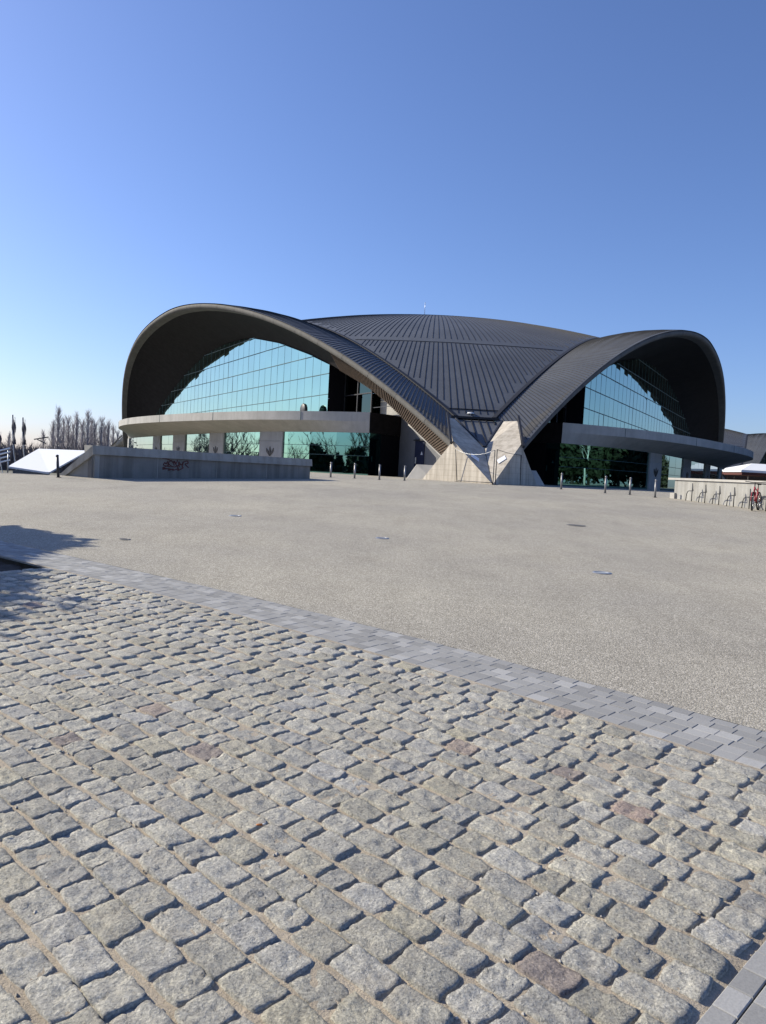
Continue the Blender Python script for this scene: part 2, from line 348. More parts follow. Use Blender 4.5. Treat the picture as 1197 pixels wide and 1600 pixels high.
# granite setts, laid in courses along the band
st = MB(); stones_uv = []
S_V = []; S_F = []; S_T = []; nv = 0
def sett(cu, cv, lu, lv, fine):
    global nv
    e = [0, .05, .14, .32] if fine else [0, .08, .25]
    c = np.r_[e, np.linspace(e[-1], 1 - e[-1], (6 if fine else 3))[1:-1], [1 - q for q in e[::-1]]] * 2 - 1
    a, b = np.meshgrid(c, c, indexing='ij'); n = len(c); seed = rnd.random() * 100
    p = rnd.uniform(.04, .13); X = a * (1 - p * b * b * abs(b)) * lu / 2; Y = b * (1 - p * a * a * abs(a)) * lv / 2
    ang = np.arctan2(Y, X); rad = 1 + .055 * vnoise(np.stack([np.cos(ang) * 1.6 + seed, np.sin(ang) * 1.6, 0 * ang], -1)) + .025 * vnoise(np.stack([np.cos(ang) * 5 + seed, np.sin(ang) * 5, 0 * ang + 7], -1))
    edge = np.maximum(abs(a), abs(b)); X = X * (1 + (rad - 1) * edge); Y = Y * (1 + (rad - 1) * edge)
    sk = rnd.uniform(-.10, .10); X = X + sk * Y; tw = rnd.gauss(0, .035); X, Y = X * math.cos(tw) - Y * math.sin(tw), X * math.sin(tw) + Y * math.cos(tw)
    H = rnd.uniform(.0085, .0145); prof = np.clip((1 - edge) / .10, 0, 1) ** .7
    N = np.stack([X * 26 + seed, Y * 26, 0 * X + seed], -1); N2 = np.stack([X * 75 + seed, Y * 75, 0 * X], -1)
    Z = -.03 + (H + .03) * prof + prof * (vnoise(N * .35) * .005 + vnoise(N) * .006 + vnoise(N2) * .0055) + X * rnd.gauss(0, .016) + Y * rnd.gauss(0, .022)
    x0, y0, h = band(cu, cv); ch, sh = math.cos(h), math.sin(h)
    wx = x0 + X * ch + Y * sh; wy = y0 + X * sh - Y * ch; wz = gz(wx, wy) + Z
    if rnd.random() < .014: t = rnd.choice([(.42, .33, .28), (.40, .33, .28), (.33, .28, .25)])
    else:
        s = rnd.uniform(.84, 1.16); w = rnd.gauss(0, .009); t = (.45 * s + w, .43 * s + w * .5, .374 * s - w)
    S_V.append(np.stack([wx, wy, wz], -1).reshape(-1, 3)); S_T.append(np.tile(t, (n * n, 1)))
    i, k = np.meshgrid(np.arange(n - 1), np.arange(n - 1), indexing='ij'); q = nv + i * n + k
    S_F.append(np.stack([q, q + n, q + n + 1, q + 1], -1).reshape(-1, 4)); nv += n * n
v = BW + .05; row = 0
while v < 8.2:
    w = rnd.uniform(.130, .158); u = -11.0 + rnd.random() * .2
    while u < UC - .05:
        L_ = rnd.uniform(.165, .24) if rnd.random() < .85 else rnd.uniform(.12, .165)
        if UC - .02 - (u + L_) < .09: L_ = UC - .025 - u
        cu, cv = u + L_ / 2, v + w / 2 + rnd.gauss(0, .005)
        x, y, h = band(cu, cv)
        if near_view(float(x), float(y)) and not (cu < BEDU + .02 and cv < BEDV1 + .05):
            sett(cu, cv, L_ - rnd.uniform(.002, .017), w - rnd.uniform(.001, .013), math.hypot(x, y) < 5.2); stones_uv.append((cu, cv))
        u += L_
    v += w; row += 1
me = bpy.data.meshes.new('cobblestone_paving'); VV = np.vstack(S_V); FF = np.vstack(S_F)
me.from_pydata([tuple(q) for q in VV], [], [tuple(q) for q in FF.tolist()]); me.polygons.foreach_set('use_smooth', np.ones(len(FF), bool))
a_ = me.attributes.new('tint', 'FLOAT_COLOR', 'POINT'); a_.data.foreach_set('color', np.hstack([np.vstack(S_T), np.ones((len(VV), 1))]).ravel().astype('f4'))
me.materials.append(M['stone']); o = bpy.data.objects.new('cobblestone_paving', me); COL.objects.link(o); o.location.z = EYE; o['kind'] = 'structure'
print('setts', len(stones_uv), len(VV))
# loose grit lying in the joints
g = MB()
for _ in range(2600):
    u = rnd.uniform(-4, UC); vv_ = BW + .1 + 5.2 * rnd.random(); x, y, h = band(u, vv_)
    if not near_view(float(x), float(y), 60): continue
    r = rnd.uniform(.0025, .007) * (1 + .15 * math.hypot(x, y)); s = rnd.choice([.25, .35, .45, .5])
    z = float(gz(x, y)) + .004
    g.add([(x + r, y, z), (x, y + r, z), (x - r * .9, y, z), (x, y - r, z), (x, y, z + r * .8), (x, y, z - r)], [(0, 1, 4), (1, 2, 4), (2, 3, 4), (3, 0, 4), (1, 0, 5), (2, 1, 5), (3, 2, 5), (0, 3, 5)], (s, s * .93, s * .82))
g.build('grit', M['paver'], kind='stuff', label='loose pale grit lying in the sandy joints between the setts')

# ------------------------------------------------------------------ the shell hall (three-sided, on three feet)
FX, FD, LS = 5.42, 44.0, 94.575                         # near foot, side length
RIML = dict(s0=0.37, o0=1.39, z0=1.58, s1=21.23, o1=1.96, z1=12.94, k=13.15, B=6.23, H=16.05, ok=-0.17, s1f=10.29, o1f=4.34, z1f=12.46, kf=21.04, cm=2.27)
RIMR = dict(s0=0.45, o0=2.01, z0=1.35, s1=20.25, o1=2.77, z1=12.38, k=14.11, B=6.09, H=14.91, ok=0.18, s1f=7.80, o1f=3.57, z1f=11.96, kf=19.82, cm=-2.90)
RIMB = dict(s0=0.41, o0=1.70, z0=1.47, s1=20.74, o1=2.36, z1=12.66, k=13.63, B=6.16, H=15.48, ok=0.00, s1f=9.05, o1f=3.96, z1f=12.21, kf=20.43, cm=0.00)
FOOT = A(FX, FD, 0); AL = 0.
dL = A(math.sin(AL - math.pi / 6), math.cos(AL - math.pi / 6), 0); dR = A(math.sin(AL + math.pi / 6), math.cos(AL + math.pi / 6), 0)
CEN = (FOOT + FOOT + LS * dL + FOOT + LS * dR) / 3
class Side:
    def __init__(s, org, d, n, rim): s.org, s.d, s.n, s.rim = org, d, n, rim
    def p(s, a, o, z): return s.org + a * s.d + o * s.n + A(0, 0, z)
SIDES = [Side(FOOT, dL, A(-dL[1], dL[0], 0), RIML), Side(FOOT, dR, A(dR[1], -dR[0], 0), RIMR)]
fl, fr = FOOT + LS * dL, FOOT + LS * dR; db = (fr - fl) / LS
SIDES.append(Side(fl, db, A(-db[1], db[0], 0), RIMB))
def bez(P, n):
    t = np.linspace(0, 1, n)[:, None]; P = [np.array(q, float) for q in P]
    return (1 - t) ** 3 * P[0] + 3 * (1 - t) ** 2 * t * P[1] + 3 * (1 - t) * t * t * P[2] + t ** 3 * P[3]
def rim_curve(r, n=61):                                # (s, o, z) of the outer lip, near foot to far foot
    C = LS / 2 + r['cm']
    a = bez([(r['s0'], r['o0'], r['z0']), (r['s1'], r['o1'], r['z1']), (C - r['k'], r['B'] + r['ok'], r['H']), (C, r['B'], r['H'])], n)
    b = bez([(C, r['B'], r['H']), (C + r['kf'], r['B'] - r['ok'] * r['kf'] / r['k'], r['H']), (LS - r['s1f'], r['o1f'], r['z1f']), (LS - r['s0'], r['o0'], r['z0'])], n)
    return np.vstack([a, b[1:]])
def resample(P, step):
    d = np.r_[0, np.cumsum(np.linalg.norm(np.diff(P, axis=0), axis=1))]; t = np.linspace(0, d[-1], int(d[-1] / step) + 1)
    return np.stack([np.interp(t, d, P[:, k]) for k in range(P.shape[1])], -1)
def dome_z(r): return 18.371 - 5.5967e-3 * r ** 2 - .0599e-6 * r ** 4
def crease_o(s): return -(.9 + 2.1 * np.sin(np.pi * np.clip(s, 0, LS) / LS) ** 3)
S0C = 4.0
TP = A((0, -.9), (3.6, .91), (8.68, 3.47), (11.6, 4.95), (13.16, 5.67), (15.6, 6.59), (20.6, 8.30), (25.3, 9.70), (31.8, 11.35), (38, 12.52), (41.5, 12.93), (47.29, 13.15))
def T_z(s): s = np.asarray(s, float); s = np.where(s > LS / 2, LS - s, s); return np.interp(s, TP[:, 0], TP[:, 1])   # head line of the glazing
FLOOR = -.36

hall = empty('sports_hall', (CEN[0], CEN[1], FLOOR), label='large dark seamed metal shell hall with arched glass fronts behind the plaza', cat='sports hall')

# dome roof
dome = MB(); apo = LS / (2 * math.sqrt(3)); NR = 40
for sd in SIDES:
    tt = np.linspace(S0C, LS - S0C, 81); oc = crease_o(tt); edge = np.stack([sd.p(a, o, 0) for a, o in zip(tt, oc)])
    rows_ = []
    for q in edge:
        v = q - CEN; v[2] = 0; fr_ = np.linspace(0, 1, NR)[:, None]; P = CEN + v * fr_; P[:, 2] = dome_z(np.hypot(*(P - CEN)[:, :2].T)); rows_.append(P)
    dome.grid(rows_)
for sa, sb_ in ((0, 1), (0, 2), (1, 2)):               # strip running down to each foot
    pa = {(0, 1): (S0C, S0C), (0, 2): (LS - S0C, S0C), (1, 2): (LS - S0C, LS - S0C)}[(sa, sb_)]
    qa, qb = (SIDES[k].p(a, float(crease_o(S0C)), 0) for k, a in zip((sa, sb_), pa)); rows_ = []
    for w in np.linspace(0, 1, 4):
        v = qa * (1 - w) + qb * w - CEN; v[2] = 0; P = CEN + v * np.linspace(0, 1, NR)[:, None]; P[:, 2] = dome_z(np.hypot(*(P - CEN)[:, :2].T)); rows_.append(P)
    dome.grid(rows_)
def on_dome(x, y, h=0.): return A(x, y, dome_z(math.hypot(x - CEN[0], y - CEN[1])) + h)
def rmax(px, py):                                      # is the point inside all three creases
    for sd in SIDES:
        v = A(px, py, 0) - sd.org; s_ = v @ sd.d; o_ = v @ sd.n
        if o_ > crease_o(s_) - .02: return False
    return True
def rib(mb, pts, w, h):                                # low standing seam following points on a surface
    P = np.asarray(pts); t = np.gradient(P, axis=0); t /= np.linalg.norm(t, axis=1)[:, None] + 1e-9
    x = np.cross(t, A(0, 0, 1)); x /= np.linalg.norm(x, axis=1)[:, None] + 1e-9; n_ = np.cross(x, t)
    ring = np.stack([P - x * w / 2 - n_ * .02, P - x * w / 2 + n_ * h, P + x * w / 2 + n_ * h, P + x * w / 2 - n_ * .02], 1)
    mb.grid(ring, smooth=False)
seam = dome; seam.mi = 1; feet = [FOOT, fl, fr]; RING = 37.3
for NN, r0, r1 in ((228, 3.0, 19.9), (456, 20.1, RING - .08), (684, RING + .08, 50.5)):
    for k in range(NN):
        an = 2 * math.pi * (k + .5) / NN + .003; ca, sa_ = math.cos(an), math.sin(an); pts = []; r_ = r0
        if sa_ > .35 and r0 < 19: continue
        while r_ < r1:
            if not rmax(CEN[0] + ca * r_, CEN[1] + sa_ * r_): break
            pts.append(on_dome(CEN[0] + ca * r_, CEN[1] + sa_ * r_)); r_ += 1.6
        if len(pts) > 1: rib(seam, pts, .034, .03)
for rr_, hh in ((RING, .035), (20.0, .035)):
    pts = []
    for an in np.linspace(0, 2 * math.pi, 361):
        q = CEN + rr_ * A(math.cos(an), math.sin(an), 0)
        if rmax(q[0], q[1]): pts.append(on_dome(q[0], q[1]))
        else:
            if len(pts) > 1: rib(seam, pts, .05, hh)
            pts = []
    if len(pts) > 1: rib(seam, pts, .05, hh)
dome.build('dome_roof', [M['roof'], M['seam']], hall)

# canopies: rim to crease
rng = np.random.RandomState(3)
for si, sd in enumerate(SIDES):
    rim = rim_curve(sd.rim); fr_ = (rim[:, 0] - rim[0, 0]) / (rim[-1, 0] - rim[0, 0])
    sc_ = S0C + (LS - 2 * S0C) * fr_; oc = crease_o(sc_)
    R3 = np.stack([sd.p(*q) for q in rim]); C3 = np.stack([sd.p(a, o, 0) for a, o in zip(sc_, oc)])
    C3[:, 2] = [dome_z(math.hypot(*(q - CEN)[:2])) + .03 for q in C3]
    bulge = .35 * np.sin(np.pi * fr_)
    def ruled(i0, w, lift=0.):                         # point on the canopy top at fractional index
        a = np.array([np.interp(i0, np.arange(len(R3)), R3[:, k]) for k in range(3)]); b_ = np.array([np.interp(i0, np.arange(len(C3)), C3[:, k]) for k in range(3)])
        q = a + (b_ - a) * w; q[2] += np.interp(i0, np.arange(len(bulge)), bulge) * math.sin(math.pi * w) + lift; return q
    ws = np.linspace(0, 1, 7)
    cano = MB(); cano.grid([[ruled(i, w) for w in ws] for i in range(len(R3))])
    sm = cano; sm.mi = 1; L_ = np.r_[0, np.cumsum(np.linalg.norm(np.diff(R3, axis=0), axis=1))]
    for t in np.arange(.5, L_[-1], .44):
        i0 = np.interp(t, L_, np.arange(len(L_))); rib(sm, [ruled(i0, w) for w in np.linspace(.03, .985, 6)], .032, .03)
    rib(sm, C3 + A(0, 0, .0), .28, .10)
    cano.build('canopy_roof', [M['roof'], M['seam']], hall)
    # concrete rim: rounded lip along the arch
    P = resample(R3, .75); idx = np.linspace(0, len(R3) - 1, len(P)); t = np.gradient(P, axis=0); t /= np.linalg.norm(t, axis=1)[:, None]
    Ld = np.r_[0, np.cumsum(np.linalg.norm(np.diff(R3, axis=0), axis=1))]; Lp = np.r_[0, np.cumsum(np.linalg.norm(np.diff(P, axis=0), axis=1))]
    Cc = np.stack([np.interp(Lp, Ld, C3[:, k]) for k in range(3)], -1)
    g_ = P - Cc; g_ -= (g_ * t).sum(1)[:, None] * t; g_ /= np.linalg.norm(g_, axis=1)[:, None]        # outward
    nn = np.cross(t, g_); nn *= np.sign(nn[:, 2:3] + 1e-9)                                            # upward
    # nose profile: (outward, up)
    prof = [(-.55, .03)] + [(-.06 + .30 * math.cos(a), -.235 + .26 * math.sin(a)) for a in np.linspace(math.pi / 2, -math.pi / 2, 9)] + [(-.70, -.53)]
    rb = MB(); ring = np.stack([P + g_ * (a - .24) + nn * b_ for a, b_ in prof], 1); rb.grid(ring)
    rb.add(ring[0], [tuple(range(len(prof)))]); rb.add(ring[-1], [tuple(range(len(prof)))])
    jn = rb; jn.mi = 1
    for i in range(5, len(P) - 4, 5):
        q = [P[i] + g_[i] * (a - .24 + .004) + nn[i] * b_ for a, b_ in prof[1:-1]]; q2 = [x + t[i] * .035 for x in q]
        sc2 = [(x - (P[i] - g_[i] * .3 - nn[i] * .3)) * 1.012 + (P[i] - g_[i] * .3 - nn[i] * .3) for x in q]; sc3 = [x + t[i] * .035 for x in sc2]
        jn.grid([sc2, sc3], smooth=False)
    rb.build('rim_beam', [M['rim'], M['seam']], hall)
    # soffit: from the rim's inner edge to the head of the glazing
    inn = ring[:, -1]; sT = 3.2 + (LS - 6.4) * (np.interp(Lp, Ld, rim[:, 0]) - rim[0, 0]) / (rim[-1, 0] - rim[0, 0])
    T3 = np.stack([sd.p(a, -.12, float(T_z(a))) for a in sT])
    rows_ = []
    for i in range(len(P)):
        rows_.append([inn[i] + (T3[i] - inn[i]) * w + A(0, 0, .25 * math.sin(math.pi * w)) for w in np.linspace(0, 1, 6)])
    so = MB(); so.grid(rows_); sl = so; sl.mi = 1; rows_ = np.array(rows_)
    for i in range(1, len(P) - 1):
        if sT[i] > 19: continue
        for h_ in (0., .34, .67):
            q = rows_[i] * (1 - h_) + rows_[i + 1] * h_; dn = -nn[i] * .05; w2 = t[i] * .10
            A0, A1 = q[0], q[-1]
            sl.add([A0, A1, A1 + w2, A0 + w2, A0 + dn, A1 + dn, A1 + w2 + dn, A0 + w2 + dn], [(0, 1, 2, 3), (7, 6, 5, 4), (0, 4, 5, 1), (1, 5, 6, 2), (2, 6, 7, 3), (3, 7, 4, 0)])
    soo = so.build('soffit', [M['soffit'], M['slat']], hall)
    # pale strip along the foot of the soffit
    ed = MB(); e_ = [T3[i] - nn[i] * .06 for i in range(len(P)) if sT[i] < 8.5 and T3[i][2] > -.2]
    if len(e_) > 2: ed.tube(e_, .05, 5)
    ed.build('edge_strip', M['slab'], soo)

    # upper glazing on the line between the feet
    SA, SB, ZB = 20.7, LS - 20.7, 3.9
    if si < 2: SB = LS - 13.0
    cols = np.arange(SA, SB - .01, (SB - SA) / round((SB - SA) / 1.62)); cw = cols[1] - cols[0]; rows_z = [ZB, 4.3] + [5.96 + 1.67 * k for k in range(6)]
    gl = MB(); ml = MB()
    for c in cols:
        for z0, z1 in zip(rows_z[:-1], rows_z[1:]):
            za, zb = float(T_z(c)) - .02, float(T_z(c + cw)) - .02
            t0, t1 = min(z1, za), min(z1, zb)
            if t0 <= z0 and t1 <= z0: continue
            t0, t1 = max(t0, z0), max(t1, z0)
            tw, th = rng.normal(0, .0035), rng.normal(0, .0035)
            gl.add([sd.p(c, tw, z0), sd.p(c + cw, -tw, z0), sd.p(c + cw, -tw - th, t1), sd.p(c, tw - th, t0)], [(0, 1, 2, 3)])
    go = gl.build('glass_front', M['glass'], hall, fix=False)
    for z in rows_z[2:]:
        ss = [s_ for s_ in np.linspace(SA, SB, 300) if T_z(s_) > z]
        if ss: ml.bar(sd.p(ss[0], .03, z), sd.p(ss[-1], .03, z), .03, .05)
    for i, c in enumerate(np.r_[cols, SB]):
        ml.mi = 1; ml.bar(sd.p(c, .008, ZB), sd.p(c, .008, float(T_z(c))), .006 if i % 2 else .012, .009, up=tuple(sd.n))
    ml.build('mullion', [M['mull'], M['vbar']], go)
    # recessed side bays
    for sg in ((1, -1) if si == 2 else (1,)):
        f_ = (lambda s_: s_) if sg == 1 else (lambda s_: LS - s_)
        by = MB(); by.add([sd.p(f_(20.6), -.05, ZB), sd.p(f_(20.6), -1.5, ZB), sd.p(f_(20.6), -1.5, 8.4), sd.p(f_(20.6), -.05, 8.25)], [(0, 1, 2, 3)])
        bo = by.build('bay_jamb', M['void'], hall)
        bg = MB(); cc = [20.6, 18.3, 16.0]
        for a, b_ in zip(cc[:-1], cc[1:]):
            for z0, z1 in ((ZB, 5.9), (5.96, 9)):
                za, zb = min(z1, float(T_z(a)) + .1), min(z1, float(T_z(b_)) + .1)
                if za <= z0: continue
                tw = rng.normal(0, .02); bg.add([sd.p(f_(a), -1.5 + tw, z0), sd.p(f_(b_), -1.5 - tw, z0), sd.p(f_(b_), -1.5 - tw, max(zb, z0)), sd.p(f_(a), -1.5 + tw, za)], [(0, 1, 2, 3)])
        bgo = bg.build('bay_glass', M['bayglass'], hall, fix=False)
        bm_ = MB()
        for c in cc: bm_.bar(sd.p(f_(c), -1.45, ZB), sd.p(f_(c), -1.45, float(T_z(c)) + .1), .12, .09, up=tuple(sd.n))
        bm_.bar(sd.p(f_(20.6), -1.45, 5.93), sd.p(f_(16.0), -1.45, 5.93), .07, .08); bm_.build('mullion', M['dark'], bgo)
        if sg == 1:
            wt = MB(); q = [sd.p(f_(15.9), -2.2, ZB), sd.p(f_(10.4), -2.2, ZB), sd.p(f_(10.4), -2.2, 4.6), sd.p(f_(15.9), -2.2, 6.6)]; wt.prism(q, tuple(-sd.n * .1)); wt.build('balcony_wall', M['slab'], hall)
            rl = MB()
            for s_ in np.arange(11, 15.8, .16): rl.bar(sd.p(s_, -1.55, 3.95), sd.p(s_, -1.55, 4.75), .03, .03)
            rl.bar(sd.p(10.9, -1.55, 4.78), sd.p(15.9, -1.55, 4.78), .05, .05); rl.build('balcony_rail', M['dark'], hall)

    # terrace slab with curved edge, and the ground floor beneath it
    E0 = [(11.1, 1.3), (12.0, 2.15), (13.2, 3.0), (15.3, 4.55), (18, 5.9), (21, 7.0), (24.5, 7.95), (28.2, 8.75), (33, 9.6), (38, 10.25), (43, 10.62), (47.2875, 10.75)]
    H0 = [(11.1, 1.28), (12.0, 1.9), (13.2, 2.55), (15.3, 3.5), (18, 4.3), (21, 4.95), (24.5, 5.4), (28.2, 5.7), (33, 5.9), (38, 6.0), (43, 6.03), (47.2875, 6.05)]
    ed_ = np.array(E0[:-1] + [(47.3, 10.6), (52.2, 10.2), (59, 9.0), (66, 7.2), (73, 5.0), (78, 3.3), (81.4, 2.15), (82.5, 1.6), (LS - 11.1, 1.3)]); hd_ = np.array(H0 + [(LS - a, b_) for a, b_ in H0[-2::-1]])
    def fine(Q, n=97):
        d = np.r_[0, np.cumsum(np.linalg.norm(np.diff(Q, axis=0), axis=1))]; x = np.linspace(0, d[-1], n)
        # smooth the polyline
        Y = np.stack([np.interp(x, d, Q[:, k]) for k in range(2)], -1)
        for _ in range(6): Y[1:-1] = (Y[:-2] + 2 * Y[1:-1] + Y[2:]) / 4
        return Y
    ed_, hd_ = fine(ed_), fine(hd_); ZT, ZF, ZH = 4.0, 3.36, 2.58
    sb = MB(); n_ = len(ed_); top = [sd.p(a, o, ZT) for a, o in ed_]; bt = [sd.p(a, o, ZF) for a, o in ed_]; hh_ = [sd.p(a, o, ZH) for a, o in hd_]
    inn_ = [sd.p(max(11.9, min(LS - 11.9, a)), -1.7, ZT) for a, o in ed_]
    sb.grid([[a, b_] for a, b_ in zip(inn_, top)], smooth=False); sb.grid([[a, b_] for a, b_ in zip(top, bt)]); sb.grid([[a, b_] for a, b_ in zip(bt, hh_)])
    ci = [sd.p(max(11.9, min(LS - 11.9, a)), -1.7, ZH) for a, o in hd_]; sb.grid([[a, b_] for a, b_ in zip(hh_, ci)], smooth=False)
    jj = sb; jj.mi = 1
    for i in range(7, n_ - 6, 13): jj.bar(top[i] + sd.n * .004 + A(0, 0, -.01), bt[i] + sd.n * .004, .03, .03, up=tuple(sd.n))
    sb.build('terrace_slab', [M['slab'], M['mull']], hall)
    for e_ in (1, -1):
        f_ = (lambda s_: s_) if e_ == 1 else (lambda s_: LS - s_)
        se = MB(); q = [sd.p(f_(11.1), 1.28, ZH), sd.p(f_(11.1), 1.3, ZT), sd.p(f_(11.9), -1.72, ZT), sd.p(f_(11.9), -1.72, ZH)]; se.prism(q, tuple(sd.d * .12 * e_)); se.build('slab_end', M['soffit'], hall)
        gs = MB(); gs.add([sd.p(f_(11.25), 1.2, FLOOR), sd.p(f_(11.5), .1, FLOOR), sd.p(f_(11.5), .1, ZH), sd.p(f_(11.25), 1.2, ZH)], [(0, 1, 2, 3)]); gs.build('side_glass', M['bayglass'], hall)
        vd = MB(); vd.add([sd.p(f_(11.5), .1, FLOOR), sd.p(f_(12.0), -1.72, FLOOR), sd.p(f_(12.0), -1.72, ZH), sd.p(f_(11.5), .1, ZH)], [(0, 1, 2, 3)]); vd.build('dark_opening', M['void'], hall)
        # rendered flank wall between the slab and the foot
        fw = MB(); sx = np.linspace(4.2, 12.0, 12); lowp = [sd.p(f_(a), -1.75, FLOOR - .3) for a in sx]; hip = [sd.p(f_(a), -1.75, min(4.0, float(T_z(a)) + .1)) for a in sx]
        fw.grid([[a, b_] for a, b_ in zip(lowp, hip)], smooth=False); fwo = fw.build('flank_wall', M['grey'], hall)
        if e_ == 1:
            dr = MB(); s1_, s2_ = (8.6, 9.8); dr.prism([sd.p(s1_, -1.70, FLOOR), sd.p(s2_, -1.70, FLOOR), sd.p(s2_, -1.70, 2.2), sd.p(s1_, -1.70, 2.2)], tuple(-sd.n * .04))
            dro = dr.build('door', M['navy'], hall)
            fr2 = MB(); fr2.bar(sd.p(s1_ - .06, -1.66, FLOOR), sd.p(s1_ - .06, -1.66, 2.3), .1, .1); fr2.bar(sd.p(s2_ + .06, -1.66, FLOOR), sd.p(s2_ + .06, -1.66, 2.3), .1, .1); fr2.bar(sd.p(s1_ - .11, -1.66, 2.26), sd.p(s2_ + .11, -1.66, 2.26), .1, .1); fr2.build('door_frame', M['dark'], dro)
            hn = MB(); hn.box(tuple(sd.p(9.55, -1.64, .85)), (.09, .09, .42)); hn.build('door_handle', M['silver'], dro)
            tr = MB(); tr.prism([sd.p(8.75, -1.69, 1.25), sd.p(9.0, -1.69, 1.25), sd.p(8.87, -1.69, 1.5)], tuple(sd.n * .01)); tr.build('warning_sign', M['paper'], dro)
    # ground floor glass and concrete piers along the head line
    wl_ = fine(hd_, 400); sA = wl_[:, 0]
    piers = {0: [(18.9, 22.1), (29.2, 32.8), (40.5, 45.0), (50.5, 54.0), (71, 74.5)], 1: [(22.2, 25.2), (33.5, 37.3), (47, 51), (60, 63.5)], 2: [(20, 23), (32, 35), (42, 45), (53, 56), (65, 68)]}[si]
    pk = sorted(list(np.arange(11.1, LS - 11.05, (LS - 22.2) / 30)) + [q for p_ in piers for q in p_]); lg = MB(); lm = MB()
    def flush():
        global lg, lm
        if lg.v: lgo = lg.build('ground_floor_glass', M['lowglass'], hall, fix=False); lm.build('mullion', M['mull'], lgo)
        lg = MB(); lm = MB()
    oz = lambda s_: float(np.interp(s_, sA, wl_[:, 1])) - .06
    for a, b_ in zip(pk[:-1], pk[1:]):
        m_ = (a + b_) / 2
        if b_ - a < .02: continue
        if any(p0 - .01 < m_ < p1 + .01 for p0, p1 in piers): flush(); continue
        for z0, z1 in ((FLOOR, .95), (.98, 1.62), (1.65, ZH + .02)):
            tw = rng.normal(0, .004); lg.add([sd.p(a, oz(a) + tw, z0), sd.p(b_, oz(b_) - tw, z0), sd.p(b_, oz(b_) - tw, z1), sd.p(a, oz(a) + tw, z1)], [(0, 1, 2, 3)])
        lm.bar(sd.p(a, oz(a) + .02, FLOOR), sd.p(a, oz(a) + .02, ZH), .04, .04)
        for z in (.965, 1.635): lm.bar(sd.p(a, oz(a) + .02, z), sd.p(b_, oz(b_) + .02, z), .03, .03)
    flush()
    for p0, p1 in piers:
        pn = MB(); q0, q1 = sd.p(p0, oz(p0) + .12, 0), sd.p(p1, oz(p1) + .12, 0); ax = (q1 - q0) / np.linalg.norm(q1 - q0); no = np.cross(ax, A(0, 0, 1)); no *= np.sign(no @ sd.n)
        pn.prism([q0 + A(0, 0, FLOOR), q1 + A(0, 0, FLOOR), q1 + A(0, 0, 1.86), q0 + A(0, 0, 1.86)], tuple(-no * .5)); pn.prism([q0 + A(0, 0, 1.875) - no * .01, q1 + A(0, 0, 1.875) - no * .01, q1 + A(0, 0, ZH + .01) - no * .01, q0 + A(0, 0, ZH + .01) - no * .01], tuple(-no * .48))
        pno = pn.build('concrete_panel', M['panel'], hall)
        # three-leaf emblem
        c0 = (q0 + q1) / 2 + no * .02 + A(0, 0, .70); em = MB()
        def leaf(pts): em.prism([c0 + ax * x + A(0, 0, z) for x, z in pts], tuple(no * .03))
        leaf([(0, 0), (-.14, .38), (0, .74), (.14, .38)][:4]); leaf([(-.05, 0), (-.20, .36), (-.52, .62), (-.50, .34)]); leaf([(.05, 0), (.20, .36), (.52, .62), (.50, .34)])
        em.build('emblem', M['black'], pno)
    # slender columns at the slab tips
    # plinth and inner wall so nothing is open behind the glazing
    bk = MB(); bk.add([sd.p(11.6, -1.9, FLOOR), sd.p(LS - 11.6, -1.9, FLOOR), sd.p(LS - 11.6, -1.9, 4), sd.p(11.6, -1.9, 4)], [(0, 1, 2, 3)]); bk.build('inner_wall', M['void'], hall)

